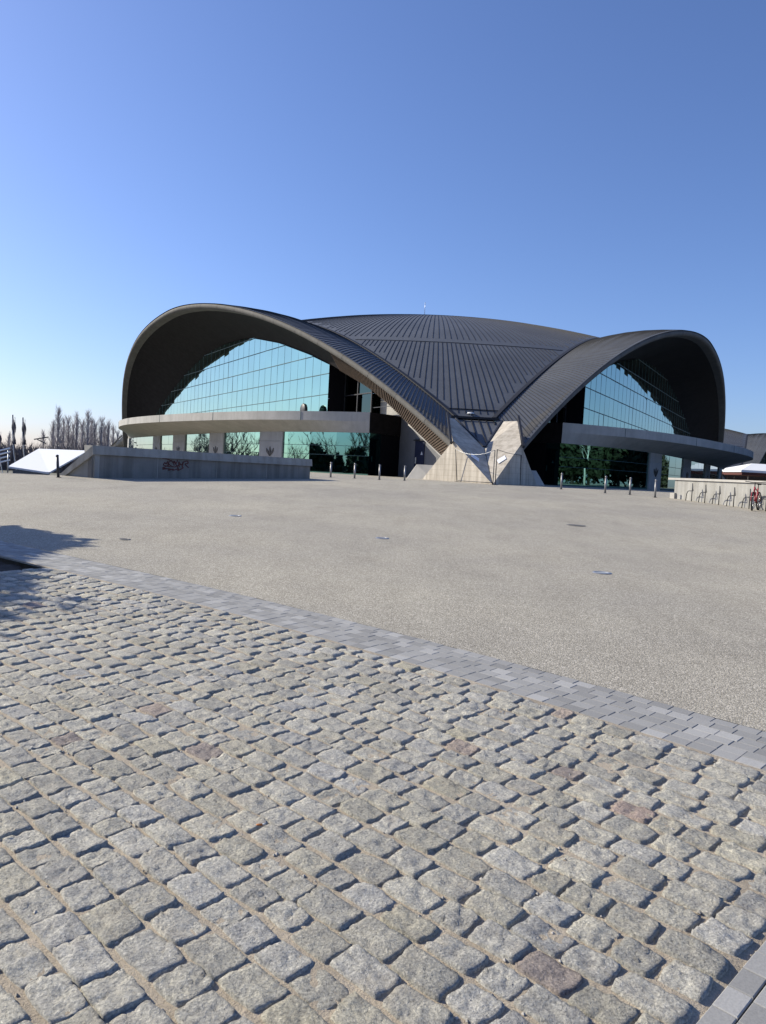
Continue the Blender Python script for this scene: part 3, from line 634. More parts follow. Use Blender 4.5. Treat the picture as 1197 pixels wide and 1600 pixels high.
# concrete feet
for ft in feet:
    e = ft - CEN; e[2] = 0; e /= np.linalg.norm(e); lat = A(-e[1], e[0], 0)
    W = lambda w, a, z: tuple(FOOT * 0 + CEN * A(1, 1, 0) + e * (LS / math.sqrt(3) - (a - FD)) + lat * w + A(0, 0, z))
    for sg in (1, -1):
        b_ = MB()
        b_.hull([W(sg * w, a, z) for w, a, z in ((0.02, 38.3, -.75), (.02, 38.3, -.36), (.02, 42.4, 1.6), (1.84, 41.3, 1.84), (3.3, 43.6, -.38), (3.3, 43.6, -.75), (1.5, 45.5, -.75), (.02, 44.5, -.75), (1.2, 43.4, .9))])
        up_n = A(.12, .55, -.45); pan = [A(.02, 42.4, 1.6), A(1.39, 45.7, 3.32), A(2.0, 43.95, 3.26), A(1.84, 41.3, 1.84)]
        b_.hull([W(sg * q[0], q[1], q[2]) for q in pan] + [W(sg * (q[0] - .05), q[1] + .30, q[2] - .30) for q in pan])
        fo = b_.build('buttress_foot', M['foot'], hall)
        p2 = MB(); p2.hull([W(sg * w, a, z) for w, a, z in ((2.3, 43.9, -.75), (4.35, 45.3, -.75), (3.55, 45.4, .50), (2.5, 45.0, .50), (2.5, 46, -.75), (4.35, 46.2, -.75), (3.55, 46, .5), (2.5, 46, .5))]); p2.build('plinth', M['slab'], fo)
        tb = MB(); tb.bar(W(sg * 2.03, 43.8, 3.52), W(sg * 1.95, 41.15, 1.70), .12, .16); tb.bar(W(sg * 1.39, 45.65, 3.36), W(sg * .05, 42.35, 1.64), .10, .10); tb.build('edge_trim', M['dark'], fo)
    wd = MB(); wz = lambda a: 1.6 + (a - 42.4) * (3.56 - 1.6) / (47.85 - 42.4)
    nW = 9; rows_ = []
    for k in range(nW):
        a = 42.4 + (47.85 - 42.4) * k / (nW - 1); hw = .35 + 1.75 * k / (nW - 1); rows_.append([W(w * hw, a, wz(a) - .1) for w in (-1, -.5, 0, .5, 1)])
    wd.grid(rows_); sm = wd; wd.mi = 1
    for off in np.arange(-1.16, 1.2, .465):
        k0 = 42.4 + max(0, (abs(off) - .02) / 1.34) * 5.45
        if 47.7 - k0 > .3: rib(sm, [W(off, a, wz(a) - .1) for a in np.linspace(k0, 47.8, 5)], .05, .06)
    sm.bar(W(-1.5, 47.7, 3.60), W(1.5, 47.7, 3.60), .10, .14); sm.bar(W(-2, 48.9, 4.22), W(2, 48.9, 4.22), .06, .05); wd.build('valley_apron', [M['roof'], M['seam']], hall)
q = on_dome(5.2, 48.35, .05); dl = MB(); dl.lathe([(.07, .0), (.07, .05), (.20, .06), (.23, .0)], 16, tuple(q)); dl.build('roof_light', M['white'], hall)
an = MB(); q = on_dome(3.3, 82, 0); an.tube([q, q + A(0, 0, 1.3)], .025, 6); an.build('antenna', M['silver'], hall)
for s_, o_ in ((23.4, .9),):               # round lamps standing on the terrace slab
    q = SIDES[0].p(s_, o_, 4.0); lm = MB(); lm.tube([q, q + A(0, 0, .2)], .05, 6); n_ = SIDES[0].n
    pr = []; 
    lm.tube([q + A(0, 0, .70) - n_ * .12, q + A(0, 0, .70) + n_ * .06, q + A(0, 0, .70) + n_ * .12], [.55, .57, .50], 16)
    lm.build('floodlight', M['black'], hall)

# a second hall of the same kind far behind on the right
h2 = copy_tree(hall); h2.location.x += 72; h2.location.y += 122; h2['label'] = 'distant second metal shell hall behind the right end of the big hall'

# ------------------------------------------------------------------ notices on the near foot
def on_panel(sg, pts, lift=.03):                       # map (w, a) on the foot panel plane
    p0, p1, p2 = A(0, 42.4, 1.6), A(1.84, 41.3, 1.84), A(0, 38.3, -.36); n_ = np.cross(p1 - p0, p2 - p0); out = []
    for w, a in pts:
        z = p0[2] - (n_[0] * w + n_[1] * (a - 42.4)) / n_[2]; out.append((FX + sg * w, a, z + lift))
    return out
for sg, (w, a), lb in ((1, (.50, 40.35), 'white paper notice fixed to the sunlit face of the concrete foot'), (-1, (.52, 40.4), 'bluish paper notice fixed to the shaded face of the concrete foot')):
    b_ = MB(); b_.prism(on_panel(sg, [(w, a - .32), (w + .42, a - .1), (w + .38, a + .32), (w - .04, a + .1)]), (0, 0, .01)); q = on_panel(sg, [(w, a)])[0]
    b_.build('paper_notice', M['paper'], None, q, label=lb, cat='notice', group='paper notices on the concrete foot')

# rope barrier in front of the foot
rp = empty('rope_barrier', (5.5, 37.9, float(gz(5.5, 37.9))), label='slim steel post and sagging rope barrier in front of the concrete foot', cat='barrier')
posts = [(3.85, 40.6, -.37, 3.65, 40.4, 1.36), (5.36, 37.75, -.4, 5.36, 37.75, 1.32), (5.48, 37.8, -.4, 5.48, 37.8, 1.36), (7.35, 41.4, -.37, 7.3, 41.3, 1.25)]
for x0, y0, z0, x1, y1, z1 in posts:
    b_ = MB(); b_.tube([(x0, y0, z0), (x1, y1, z1)], .024, 6); b_.lathe([(.0, .02), (.13, .02), (.15, 0), (.0, 0)], 10, (x0, y0, z0)); b_.build('post', M['dark'], rp)
def sag(a, b_, d, n=9): return [tuple(A(*a) * (1 - t) + A(*b_) * t - A(0, 0, d * 4 * t * (1 - t))) for t in np.linspace(0, 1, n)]
for a, b_, d, m_ in ((posts[0][3:], posts[1][3:], .26, 'silver'), (posts[2][3:], posts[3][3:], .05, 'dark')):
    b_2 = MB(); b_2.tube(sag(a, b_, d), .013, 5); b_2.build('rope', M[m_], rp)
b_ = MB(); b_.tube([(3.9, 40.5, -.30), (5.36, 37.8, -.30)], .018, 5); b_.build('foot_rail', M['dark'], rp)

# ------------------------------------------------------------------ bollards
def bollard(x, y, h, m_, lb, grp, tilt=0.):
    z = float(gz(x, y)); o = empty('bollard', (x, y, z), label=lb, cat='bollard', group=grp)
    b_ = MB(); t = A(tilt, 0, 1); P0 = A(x, y, z - .05)
    b_.tube([P0, P0 + t * (h - .02)], .044, 12); b_.build('post', M[m_], o)
    c = MB(); c.tube([P0 + t * (h - .02), P0 + t * (h + .04), P0 + t * (h + .055)], [.047, .047, .026], 12); c.build('cap', M[m_], o)
    c = MB(); c.lathe([(0, .012), (.085, .012), (.09, 0), (0, 0)], 12, (x, y, z)); c.build('base_collar', M['bdark'], o)
bollard(-10.7, 25.0, .74, 'bdark', 'dark leaning bollard standing alone by the sloping wall end', 'bollards on the plaza', -.08)
for (x, y), lb in zip(((-2.58, 36.3), (-1.45, 36.5), (-.26, 36.4), (.96, 37.0)), ('grey bollard just right of the graffiti wall end', 'second grey bollard from the graffiti wall, before the green glass', 'grey bollard before the dark opening left of the door wall', 'grey bollard nearest the navy door and the concrete foot')):
    bollard(x, y, .72, 'bollard', lb, 'bollards on the plaza')
for (x, y), lb in zip(((8.48, 36.6), (10.12, 34.95), (11.11, 34.5), (11.76, 33.1)), ('grey bollard right of the concrete foot, by the right slab corner', 'grey bollard before the shaded right glass front, second from the foot', 'grey bollard just left of the right-hand emblem panel', 'grey bollard closest to the low wall with bicycle stands')):
    bollard(x, y, .78, 'bollard', lb, 'bollards on the plaza')

# ------------------------------------------------------------------ low wall on the left, with sloping end and graffiti
wd_ = A(math.sin(.697), math.cos(.697), 0); wn_ = A(wd_[1], -wd_[0], 0); W0 = A(-9.82, 25.64, 0); WL = 10.27
lw = empty('graffiti_wall', (W0[0], W0[1], float(gz(W0[0], W0[1]))), label='shaded low concrete wall with red graffiti and a sloping sunlit end', cat='wall')
ZW = .345
def lwp(s_, o_, z): return W0 + wd_ * s_ + wn_ * o_ + A(0, 0, z)
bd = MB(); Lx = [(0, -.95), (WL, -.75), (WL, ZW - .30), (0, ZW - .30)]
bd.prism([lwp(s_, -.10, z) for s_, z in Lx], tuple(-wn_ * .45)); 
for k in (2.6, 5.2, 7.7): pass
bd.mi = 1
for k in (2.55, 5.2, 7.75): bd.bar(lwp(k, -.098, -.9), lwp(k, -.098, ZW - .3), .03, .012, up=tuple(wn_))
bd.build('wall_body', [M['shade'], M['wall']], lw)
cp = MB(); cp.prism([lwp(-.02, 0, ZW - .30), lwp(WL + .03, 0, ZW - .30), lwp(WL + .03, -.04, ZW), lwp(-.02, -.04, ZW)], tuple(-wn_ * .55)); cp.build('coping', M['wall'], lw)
# sloping stair cheek running to the left of the wall end
ck = MB(); e_d = A(-.87, .42, 0); e_d /= np.linalg.norm(e_d); q0 = lwp(-.02, -.02, 0); q1 = q0 + e_d * 1.38
ck.prism([q0 + A(0, 0, ZW), q0 + A(0, 0, ZW - .32), q1 + A(0, 0, -.80), q1 + e_d * .28 + A(0, 0, -.80)], tuple(A(.42, .87, 0) * .5)); ck.build('sloping_coping', M['wall'], lw)
c2 = MB(); q0b = q0 + A(.04, .09, 0); q1b = q1 + A(.04, .09, 0); c2.prism([q0b + A(0, 0, ZW - .31), q0b + A(0, 0, -.95), q1b + A(0, 0, -.95), q1b + A(0, 0, -.80)], tuple(A(.42, .87, 0) * .4)); c2.build('cheek_wall', M['wall'], lw)
# graffiti strokes
gr = MB(); gs0 = 2.72
def gp(a, z): return lwp(gs0 + a * .0445, -.088, ZW - .30 - z * .0215)
for stroke in ([(0, 0), (5, 1), (9, 4), (6, 7), (2, 9), (8, 10), (3, 15), (0, 17), (9, 18)], [(9, 3), (11, 8), (12, 3), (14, 9), (15, 2)], [(12, 12), (11, 3), (15, 13), (16, 17)], [(17, 14), (16, 3), (19, 12), (21, 3), (20, 14)], [(21, 5), (25, 2), (26, 7), (22, 8), (26, 14)],
               [(1, 19), (8, 17), (6, 21), (12, 17), (10, 21), (17, 16), (15, 21), (21, 15)], [(5, 5), (8, 12), (12, 15), (18, 9)], [(3, 7), (1, 12), (8, 14)]):
    P = [A(*gp(a, z)) for a, z in stroke]; Q = []
    for i in range(len(P) - 1):
        for t in np.linspace(0, 1, 5)[:-1]: Q.append(P[i] * (1 - t) + P[i + 1] * t)
    Q.append(P[-1])
    for _ in range(2): Q = [Q[0]] + [(Q[i - 1] + 2 * Q[i] + Q[i + 1]) / 4 for i in range(1, len(Q) - 1)] + [Q[-1]]
    for i in range(len(Q) - 1): gr.bar(Q[i], Q[i + 1] + (Q[i + 1] - Q[i]) * .2, .032, .01, up=tuple(wn_))
gr.build('graffiti', M['graf'], lw)

# ------------------------------------------------------------------ low wall on the right, bicycle stands and a bicycle
rw = empty('low_wall', (12.6, 33, float(gz(12.6, 33))), label='sunlit low concrete wall with flat coping behind the bicycle stands', cat='wall')
V0, V1 = A(12.62, 33.2, 0), A(15.15, 22.0, 0); vd_ = (V1 - V0) / np.linalg.norm(V1 - V0); vn_ = A(vd_[1], -vd_[0], 0); vn_ *= -np.sign(vn_[0]); VL = float(np.linalg.norm(V1 - V0))
def rwp(s_, o_, z): return V0 + vd_ * s_ + vn_ * o_ + A(0, 0, z)
b_ = MB(); b_.prism([rwp(0, 0, -1.1), rwp(VL, 0, -1.3), rwp(VL, 0, .28), rwp(0, 0, .28)], tuple(-vn_ * .38)); b_.mi = 1
for k in (1.6, 3.4, 5.2, 7.0, 8.8): b_.bar(rwp(k, .0, -1), rwp(k, .0, .28), .018, .006, up=tuple(vn_))
b_.build('wall_body', [M['wall'], M['panel']], rw)
c = MB(); c.prism([rwp(-.42, .07, .285), rwp(VL, .07, .285), rwp(VL, .07, .375), rwp(-.42, .07, .375)], tuple(-vn_ * .52)); c.build('coping', M['slab'], rw)
c = MB(); c.prism([rwp(-.16, .10, -.75), rwp(.16, .10, -.75), rwp(.16, .10, -.28), rwp(-.16, .10, -.28)], tuple(-vn_ * .3)); c.build('corner_block', M['slab'], rw)
names = ('leftmost black bicycle stand by the end of the low wall', 'second bicycle stand from the left end of the low wall', 'middle black bicycle stand against the low wall', 'empty black bicycle stand just left of the red bicycle', 'black bicycle stand directly behind the red bicycle', 'bicycle stand beyond the red bicycle at the right edge')
for k, lb in enumerate(names):
    s_ = 1.72 + k * .87; bx = rwp(s_, .32, 0); z = float(gz(bx[0], bx[1])); f_ = vn_ * .42 - vd_ * .10; fp = bx + vn_ * .10 - vd_ * .02
    o = empty('bicycle_stand', (bx[0], bx[1], z), label=lb, cat='bicycle stand', group='bicycle stands along the low wall')
    B = A(bx[0], bx[1], z); up_ = A(0, 0, 1); b_ = MB(); b_.tube([B - up_ * .03, B + up_ * .74], .019, 8); b_.build('upright_post', M['dark'], o)
    c = MB(); c.tube([B - vd_ * .40 - up_ * .03, B - vd_ * .36 + up_ * .28, B - vd_ * .31 + up_ * .38, B - vd_ * .22 + up_ * .425, B + up_ * .43], .017, 8); c.build('wheel_arm', M['dark'], o)
    c = MB(); c.tube([B + up_ * .74, B + vd_ * .09 + vn_ * .03 + up_ * .50, B + vd_ * .10 + vn_ * .02 + up_ * .44, B + up_ * .41], .015, 6); c.prism([B + up_ * .70 + vn_ * .01, B + vd_ * .055 + up_ * .50 + vn_ * .01, B + up_ * .46 + vn_ * .01], tuple(vn_ * .006)); c.build('wheel_hoop', M['dark'], o)

bk_h = A(-.60, -.80, 0); bz = float(gz(13.25, 27.2)); bl = A(bk_h[1], -bk_h[0], 0)
BF = A(12.98, 26.85, bz)                               # front wheel contact
bike = empty('bicycle', (13.25, 27.2, bz), label='red bicycle with black handlebar leaning at the last bicycle stand', cat='bicycle')
def bp(x, h, l=0.): return BF - bk_h * x + bl * l + A(0, 0, h)       # x: back from the front axle
def wheel(x, turn=0.):
    c = bp(x, .335); fdir = bk_h * math.cos(turn) + bl * math.sin(turn); ty = MB(); ring = [c + fdir * .315 * math.cos(a) + A(0, 0, .315 * math.sin(a)) for a in np.linspace(0, 2 * math.pi, 29)[:-1]]
    hub = MB(); ax = A(fdir[1], -fdir[0], 0); hub.tube([c - ax * .05, c + ax * .05], .022, 8)
    for a in np.linspace(0, 2 * math.pi, 15)[:-1]: hub.tube([c, c + fdir * .30 * math.cos(a) + A(0, 0, .30 * math.sin(a))], .003, 4)
    wo_ = hub.build('wheel', M['chrome'], bike); ty.tube(ring, .028, 8, True); ty.build('tyre', M['rubber'], wo_)
    rm = MB(); rm.tube([c + fdir * .288 * math.cos(a) + A(0, 0, .288 * math.sin(a)) for a in np.linspace(0, 2 * math.pi, 29)[:-1]], .011, 6, True); rm.build('wheel_rim', M['chrome'], wo_)
wheel(0, -.12); wheel(1.04)
f_ = MB(); bb = bp(.62, .29); seat = bp(.78, .80); hd = bp(.20, .84); hl = bp(.15, .70)
f_.tube([bb, seat], .022); f_.tube([hd, hl], .028); f_.tube([hl, bb], .027); f_.tube([hd + (hl - hd) * .3, seat + (bb - seat) * .2], .022)
for l in (-.06, .06): f_.tube([bb, bp(1.04, .335, l)], .013); f_.tube([seat + (bb - seat) * .12, bp(1.04, .335, l)], .011)
f_.build('frame', M['red'], bike)
k_ = MB()
for l in (-.065, .065): k_.tube([bp(.13, .64, l), bp(0, .335, l)], .016)
k_.tube([bp(.13, .64, -.065), bp(.13, .64, .065)], .02); k_.tube([bp(.13, .64), bp(.16, .72)], .02); k_.build('fork', M['red'], bike)
h_ = MB(); hb0 = bp(.19, 1.0); h_.tube([hd, hb0], .017); h_.tube([hb0 + bl * -.34 - bk_h * .1 + A(0, 0, .03), hb0 + bl * -.1, hb0 + bl * .1, hb0 + bl * .34 - bk_h * .1 + A(0, 0, .03)], .016); h_.build('handlebar', M['rubber'], bike)
s_ = MB(); s_.tube([seat, bp(.80, .93)], .014); s_.hull([bp(.68, .955, -.02), bp(.68, .955, .02), bp(.95, .965, -.08), bp(.95, .965, .08), bp(.95, .92, -.06), bp(.95, .92, .06), bp(.70, .93, -.02), bp(.70, .93, .02)]); s_.build('saddle', M['rubber'], bike)
c_ = MB(); c_.tube([bb - bl * .05, bb + bl * .05], .03, 8); c_.tube([bb + bl * .07 + bk_h * 0, bb + bl * .07 + A(0, 0, -.1) + bk_h * .14], .01); c_.tube([bb - bl * .07, bb - bl * .07 + A(0, 0, .1) - bk_h * .14], .01); c_.box(tuple(bb + bl * .12 + A(0, 0, -.1) + bk_h * .14), (.09, .09, .02)); c_.box(tuple(bb - bl * .12 + A(0, 0, .1) - bk_h * .14), (.09, .09, .02))
ring = [bb + bl * .055 + bk_h * .09 * math.cos(a) + A(0, 0, .09 * math.sin(a)) for a in np.linspace(0, 2 * math.pi, 17)[:-1]]; c_.tube(ring, .006, 5, True); c_.build('crankset', M['dark'], bike)

# ------------------------------------------------------------------ things set in the plaza
def inlay(name, x, y, r, lb, cat, glass=True, grp=None):
    z = float(gz(x, y)); o = empty(name, (x, y, z), label=lb, cat=cat, group=grp)
    b_ = MB(); b_.lathe([(r * .72, .004), (r * .74, .010), (r, .010), (r + .012, .0)], 28, (x, y, z)); b_.build('ring', M['silver' if glass else 'iron'], o)
    c = MB(); c.lathe([(0.001, .006), (r * .73, .006)], 28, (x, y, z)); c.build('cover', M['lamp' if glass else 'iron'], o)
inlay('ground_light', .01, 12.98, .11, 'round steel ground light set in the middle of the plaza', 'ground light', True, 'ground lights in the plaza')
inlay('ground_light', 3.03, 10.35, .12, 'round steel ground light nearest the camera, on the right of the plaza', 'ground light', True, 'ground lights in the plaza')
inlay('ground_light', -3.0, 15.48, .12, 'small steel ground light before the graffiti wall', 'ground light', True, 'ground lights in the plaza')
inlay('drain_cover', -3.77, 11.14, .08, 'small dark drain cover beside the tree shadow', 'drain cover', False)
inlay('manhole_cover', 4.43, 17.42, .21, 'dark round cast iron manhole cover on the right of the plaza', 'manhole cover', False)

# cigarette end lying between the setts
x, y = -.44, 2.98; z = float(gz(x, y)) + .016; cg = empty('cigarette_end', (x, y, z), label='orange cigarette end lying on the granite setts', cat='cigarette end')
b_ = MB(); b_.tube([(x, y, z), (x + .022, y + .008, z)], .0042, 8); b_.build('filter', M['orange'], cg); b_ = MB(); b_.tube([(x + .022, y + .008, z), (x + .034, y + .0125, z)], .004, 8); b_.build('paper_tip', M['pwhite'], cg)

# ------------------------------------------------------------------ lower level on the left
tn = empty('white_canopy', (-13.5, 36, -3.5), label='white sloping canopy roof over a corrugated lower entrance, left of the wall', cat='canopy')
roof_ = [(-14.9, 30.4, -.60), (-13.1, 29.6, -.74), (-13.0, 29.6, -.74), (-16.3, 41, .24), (-18.9, 41, .20)]
b_ = MB(); b_.prism([(-14.98, 30.3, -.60), (-13.0, 29.5, -.74), (-16.2, 41.5, .26), (-18.9, 41.5, .22)], (0, 0, -.07)); b_.build('membrane_roof', M['white'], tn)
b_ = MB()
for k in range(26): x0 = -14.75 + k * .068; b_.box((x0, 30.3 - .03 * (k % 2) - k * .028, -2.1), (.066, .06, 2.75))
b_.build('corrugated_wall', M['corr'], tn)
for x, y, z in ((-14.9, 30.5, -.68), (-13.15, 29.75, -.8), (-18.6, 41, .12), (-16.3, 41, .15)):
    b_ = MB(); b_.bar((x, y, -3.5), (x, y, z), .12, .12); b_.build('post', M['silver'], tn)
# stair with railings at the far left
sr = empty('stair_railing', (-13.0, 26.6, -2), label='white tubular stair railings descending at the left edge of the plaza', cat='railing')
for dy in (0, 1.1):
    b_ = MB(); P0, P1 = A(-12.7, 26.0 + dy, -.1), A(-15.5, 25.2 + dy, -.55)
    P0, P1 = A(-12.95 - .5 * dy, 26.3 + dy, -.02 + .12 * dy), A(-14.9 - .5 * dy, 26.0 + dy, -.62 + .12 * dy)
    for h in (0, -.28): b_.tube([P0 + A(0, 0, h), P1 + A(0, 0, h)], .03, 6)
    b_.build('handrail', M['white'], sr)
    c = MB()
    for t in np.linspace(.03, .97, 7): q = P0 * (1 - t) + P1 * t; c.tube([q, (q[0], q[1], q[2] - 1.0)], .022, 6)
    c.build('baluster', M['silver'], sr)
b_ = MB()
for k in range(9): b_.box((-12.9 - k * .3, 26.4, -1.2 - .12 * k), (.32, 2.6, .5))
b_.build('stair_flight', M['grey'], sr)
# feather flags
def flag(x, y, h0, hb_, lb, word):
    o = empty('banner_flag', (x, y, -3.5), label=lb, cat='flag', group='dark banner flags on leaning poles')
    tp = A(x - .9, y, h0); b0 = A(x, y, -3.5); pole = lambda t: b0 * (1 - t) + tp * t + A(-.22 * math.sin(math.pi * t), 0, 0)
    b_ = MB(); b_.tube([pole(t) for t in np.linspace(0, 1, 9)], .045, 6); b_.build('pole', M['white'], o)
    c = MB(); rows_ = []; n = 15
    dirv = A(.75, -.66, 0)
    for i in range(n):
        t = 1 - (1 - hb_) * i / (n - 1); w = .85 * min(1, .25 + 3 * i / n) * (1 if i < n - 2 else .8)
        rows_.append([pole(t) + dirv * w * k + A(.66, .75, 0) * .08 * math.sin(i * .8 + k * 3) for k in (0, .35, .7, 1)])
    c.grid(rows_); c.grid([[p + A(-.008, -.01, 0) for p in r] for r in rows_]); c.build('banner', M['navy'], o)
    tx = bpy.data.curves.new('lettering', 'FONT'); tx.body = word; tx.size = .5; tx.extrude = .006; to = bpy.data.objects.new('lettering', tx); COL.objects.link(to)
    dg = bpy.context.evaluated_depsgraph_get(); me = bpy.data.meshes.new_from_object(to.evaluated_get(dg)); bpy.data.objects.remove(to)
    lt = bpy.data.objects.new('lettering', me); COL.objects.link(lt); lt.parent = o; me.materials.append(M['wtext'])
    ax_ = pole(hb_ + .05) - pole(.95); u_ = Vector(-ax_ / np.linalg.norm(ax_)); r_ = Vector(dirv); nrm = r_.cross(u_); m_ = Matrix((-u_, r_, (-u_).cross(r_))).transposed().to_4x4()
    q = pole(.97) + dirv * .14 + A(.66, .75, 0) * .16; m_.translation = Vector(q) - parent_origin(o); lt.matrix_local = m_
flag(-42.3, 88, 4.2, .56, 'dark banner flag with white lettering, left of two before the bare trees', 'COQUE')
flag(-41.6, 89, 4.0, .58, 'dark banner flag with white lettering, right of two before the bare trees', 'COQUE')
flag(-44.4, 89, 2.4, .58, 'short dark banner flag cut by the left picture edge', 'COQUE')

# dark gantries beyond
for x, y, hs, lb in ((-64, 140, 2.5, 'dark steel gantry with slanting beams before the bare trees'), (-54, 140, 1.2, 'small dark steel gantry just above the graffiti wall end')):
    o = empty('gantry', (x, y, -3.5), label=lb, cat='gantry', group='dark gantries before the trees')
    for dx, h in ((0, hs), (1.6, hs - .7)):
        b_ = MB(); b_.bar((x + dx * .95, y, -3.5), (x + dx * .95, y, h + .1), .22, .22); b_.build('mast', M['dark'], o)
    b_ = MB(); b_.bar((x - .6, y, hs - .1), (x + 2.0, y, hs + .45), .18, .18); b_.bar((x, y, hs - .1), (x + 1.6, y, hs - .75), .16, .16); b_.build('beam', M['dark'], o)

# ------------------------------------------------------------------ parasol and terrace on the right
ps = empty('parasol', (66.5, 130, FLOOR), label='large white square parasol with maroon valance beyond the right end of the hall', cat='parasol')
PX, PY = 66.8, 130.0; sz = 8.6
cn = [(PX - sz, PY - 5, 3.3), (PX + sz, PY - 5, 3.3), (PX + sz, PY + 5, 3.3), (PX - sz, PY + 5, 3.3)]; rg = [(PX - sz + 4.0, PY, 4.6), (PX + sz - 3.5, PY, 4.6)]
b_ = MB(); b_.add(cn + rg, [(0, 1, 5, 4), (1, 2, 5), (2, 3, 4, 5), (3, 0, 4)]); b_.add([(x, y, z - .35) for x, y, z in cn] + [(x, y, z - .01) for x, y, z in cn], [(0, 1, 5, 4), (1, 2, 6, 5), (2, 3, 7, 6), (3, 0, 4, 7)]); b_.build('canopy_cloth', M['white'], ps)
b_ = MB(); b_.prism([(x * .98 + PX * .02, y * .98 + PY * .02, 2.5) for x, y, z in cn], (0, 0, .42)); b_.build('maroon_valance', M['maroon'], ps)
for dx in (-5, 5):
    b_ = MB(); b_.tube([(PX + dx, PY, FLOOR), (PX + dx, PY, 4.55)], .09, 8); b_.build('pole', M['silver'], ps)
    b_ = MB(); b_.box((PX + dx, PY, FLOOR + .06), (1.2, 1.2, .12)); b_.build('base', M['dark'], ps)
tsn = empty('terrace_screen', (66, 137, FLOOR), label='dark timber screen behind the white parasol', cat='screen')
b_ = MB()
for k in range(50): b_.box((54.5 + k * .6, 137 + .05 * (k % 2), 1.3), (.58, .08, 3.2))
b_.build('board_panel', M['wood'], tsn)
b_ = MB(); b_.box((69.2, 137.1, 2.95), (30, .2, .14)); b_.build('top_rail', M['wood'], tsn)
def table(x, y, lb):
    o = empty('terrace_table', (x, y, FLOOR), label=lb, cat='table', group='tables under the parasol')
    b_ = MB(); b_.lathe([(0, .74), (.45, .74), (.45, .70), (0, .70)], 16, (x, y, FLOOR)); b_.build('table_top', M['wood'], o)
    b_ = MB(); b_.tube([(x, y, FLOOR), (x, y, FLOOR + .7)], .04, 8); b_.lathe([(0, .03), (.25, .03), (.27, 0), (0, 0)], 12, (x, y, FLOOR)); b_.build('leg', M['dark'], o)
table(61.5, 127.2, 'dark round terrace table under the left of the parasol'); table(66.5, 127.0, 'dark round terrace table under the right of the parasol')

# ------------------------------------------------------------------ trees
def limb(mb, p0, d, L_, r, lv, spread, up, n=4):
    P = [p0]; q = p0.copy(); dd = d.copy()
    for i in range(4):
        dd = dd + A(rnd.gauss(0, .10), rnd.gauss(0, .10), up * .12); dd /= np.linalg.norm(dd); q = q + dd * L_ / 4; P.append(q.copy())
    mb.tube(P, [r * (1 - .75 * k / 4) for k in range(5)], n, caps=False)
    if lv <= 0: return
    for k in range(n_br[lv]):
        t = rnd.uniform(.25, 1.0); i = min(3, int(t * 4)); b0 = P[i] + (P[i + 1] - P[i]) * (t * 4 - i)
        a = rnd.uniform(0, 2 * math.pi); sd_ = A(math.cos(a), math.sin(a), 0); nd = dd * math.cos(spread) + sd_ * math.sin(spread); nd /= np.linalg.norm(nd)
        limb(mb, b0, nd, L_ * rnd.uniform(.38, .62), r * .45, lv - 1, spread, up, 3)
def poplar(h, lb):
    o = empty('poplar_tree', (0, 0, -3.5), label=lb, cat='tree', group='bare poplars behind the wall')
    t = MB(); t.tube([(0, 0, -3.6), (.1, 0, -3.5 + h * .4), (0, .1, -3.5 + h * .97)], [.15, .09, .02], 6); t.build('trunk', M['twig'], o)
    c = MB()
    for k in range(120):
        f = rnd.random() ** .9; z0 = -3.5 + h * (.04 + .86 * f); a = rnd.uniform(0, 2 * math.pi); L_ = h * (.25 - .15 * f) * rnd.uniform(.7, 1.2); ti = rnd.uniform(.18, .42)
        limb(c, A(0, 0, z0), A(math.cos(a) * math.sin(ti), math.sin(a) * math.sin(ti), math.cos(ti)), L_, .030, 1, .30, 1.2)
    c.build('branches', M['twig'], o); return o
n_br = {1: 5, 2: 5, 3: 6}
pop = [poplar(12.5, 'tallest bare poplar at the left of the row behind the wall'), poplar(12.0, 'bare poplar in the row left of the hall'), poplar(11, 'slender bare poplar in the row left of the hall')]
hz = [(88, 636, 0, 'tallest bare poplar, left end of the dense row behind the wall'), (104, 648, 1, 'bare poplar just right of the tallest one'), (117, 643, 2, 'bare poplar third from the left in the row'), (134, 641, 0, 'broad bare poplar in the middle of the row'), (155, 650, 1, 'bare poplar left of the two beside the hall'), (166, 655, 2, 'bare poplar second from the dark hall edge'), (181, 671, 1, 'small bare poplar touching the dark hall edge'),
      (65, 671, 2, 'low thin bare tree standing apart left of the poplar row'), (34, 678, 1, 'low bare tree just right of the two flags'), (12, 674, 2, 'low bare tree behind the left banner flag'), (145, 655, 2, 'thin bare poplar behind the middle of the row'), (96, 652, 1, 'thin bare poplar behind the tallest one'), (174, 664, 0, 'bare poplar half behind the hall edge'),
      (80, 655, 2, 'bare poplar just left of the tallest one'), (111, 660, 1, 'low bare poplar between the second and third of the row'), (126, 654, 2, 'bare poplar left of the broad middle one'), (140, 652, 0, 'bare poplar just right of the broad middle one'), (160, 660, 1, 'low bare poplar in the right half of the row'), (188, 678, 2, 'lowest bare poplar peeping out above the slab tip')]
used = set()
for i, (px, py, k, lb) in enumerate(hz):
    D_ = 150 + (i % 3) * 6; hh_ = ((736 + .053 * (px - 598)) - py) / 1190 * D_ + 3.5
    o = pop[k] if k not in used else copy_tree(pop[k]); used.add(k)
    o.location = ((px - 600) / 1190 * D_, D_, -3.5 + EYE); s_ = hh_ / (12.5, 12.0, 11)[k]; o.scale = (s_ * 1.55, s_ * 1.55, s_); o.rotation_euler.z = rnd.uniform(0, 6.28); o['label'] = lb
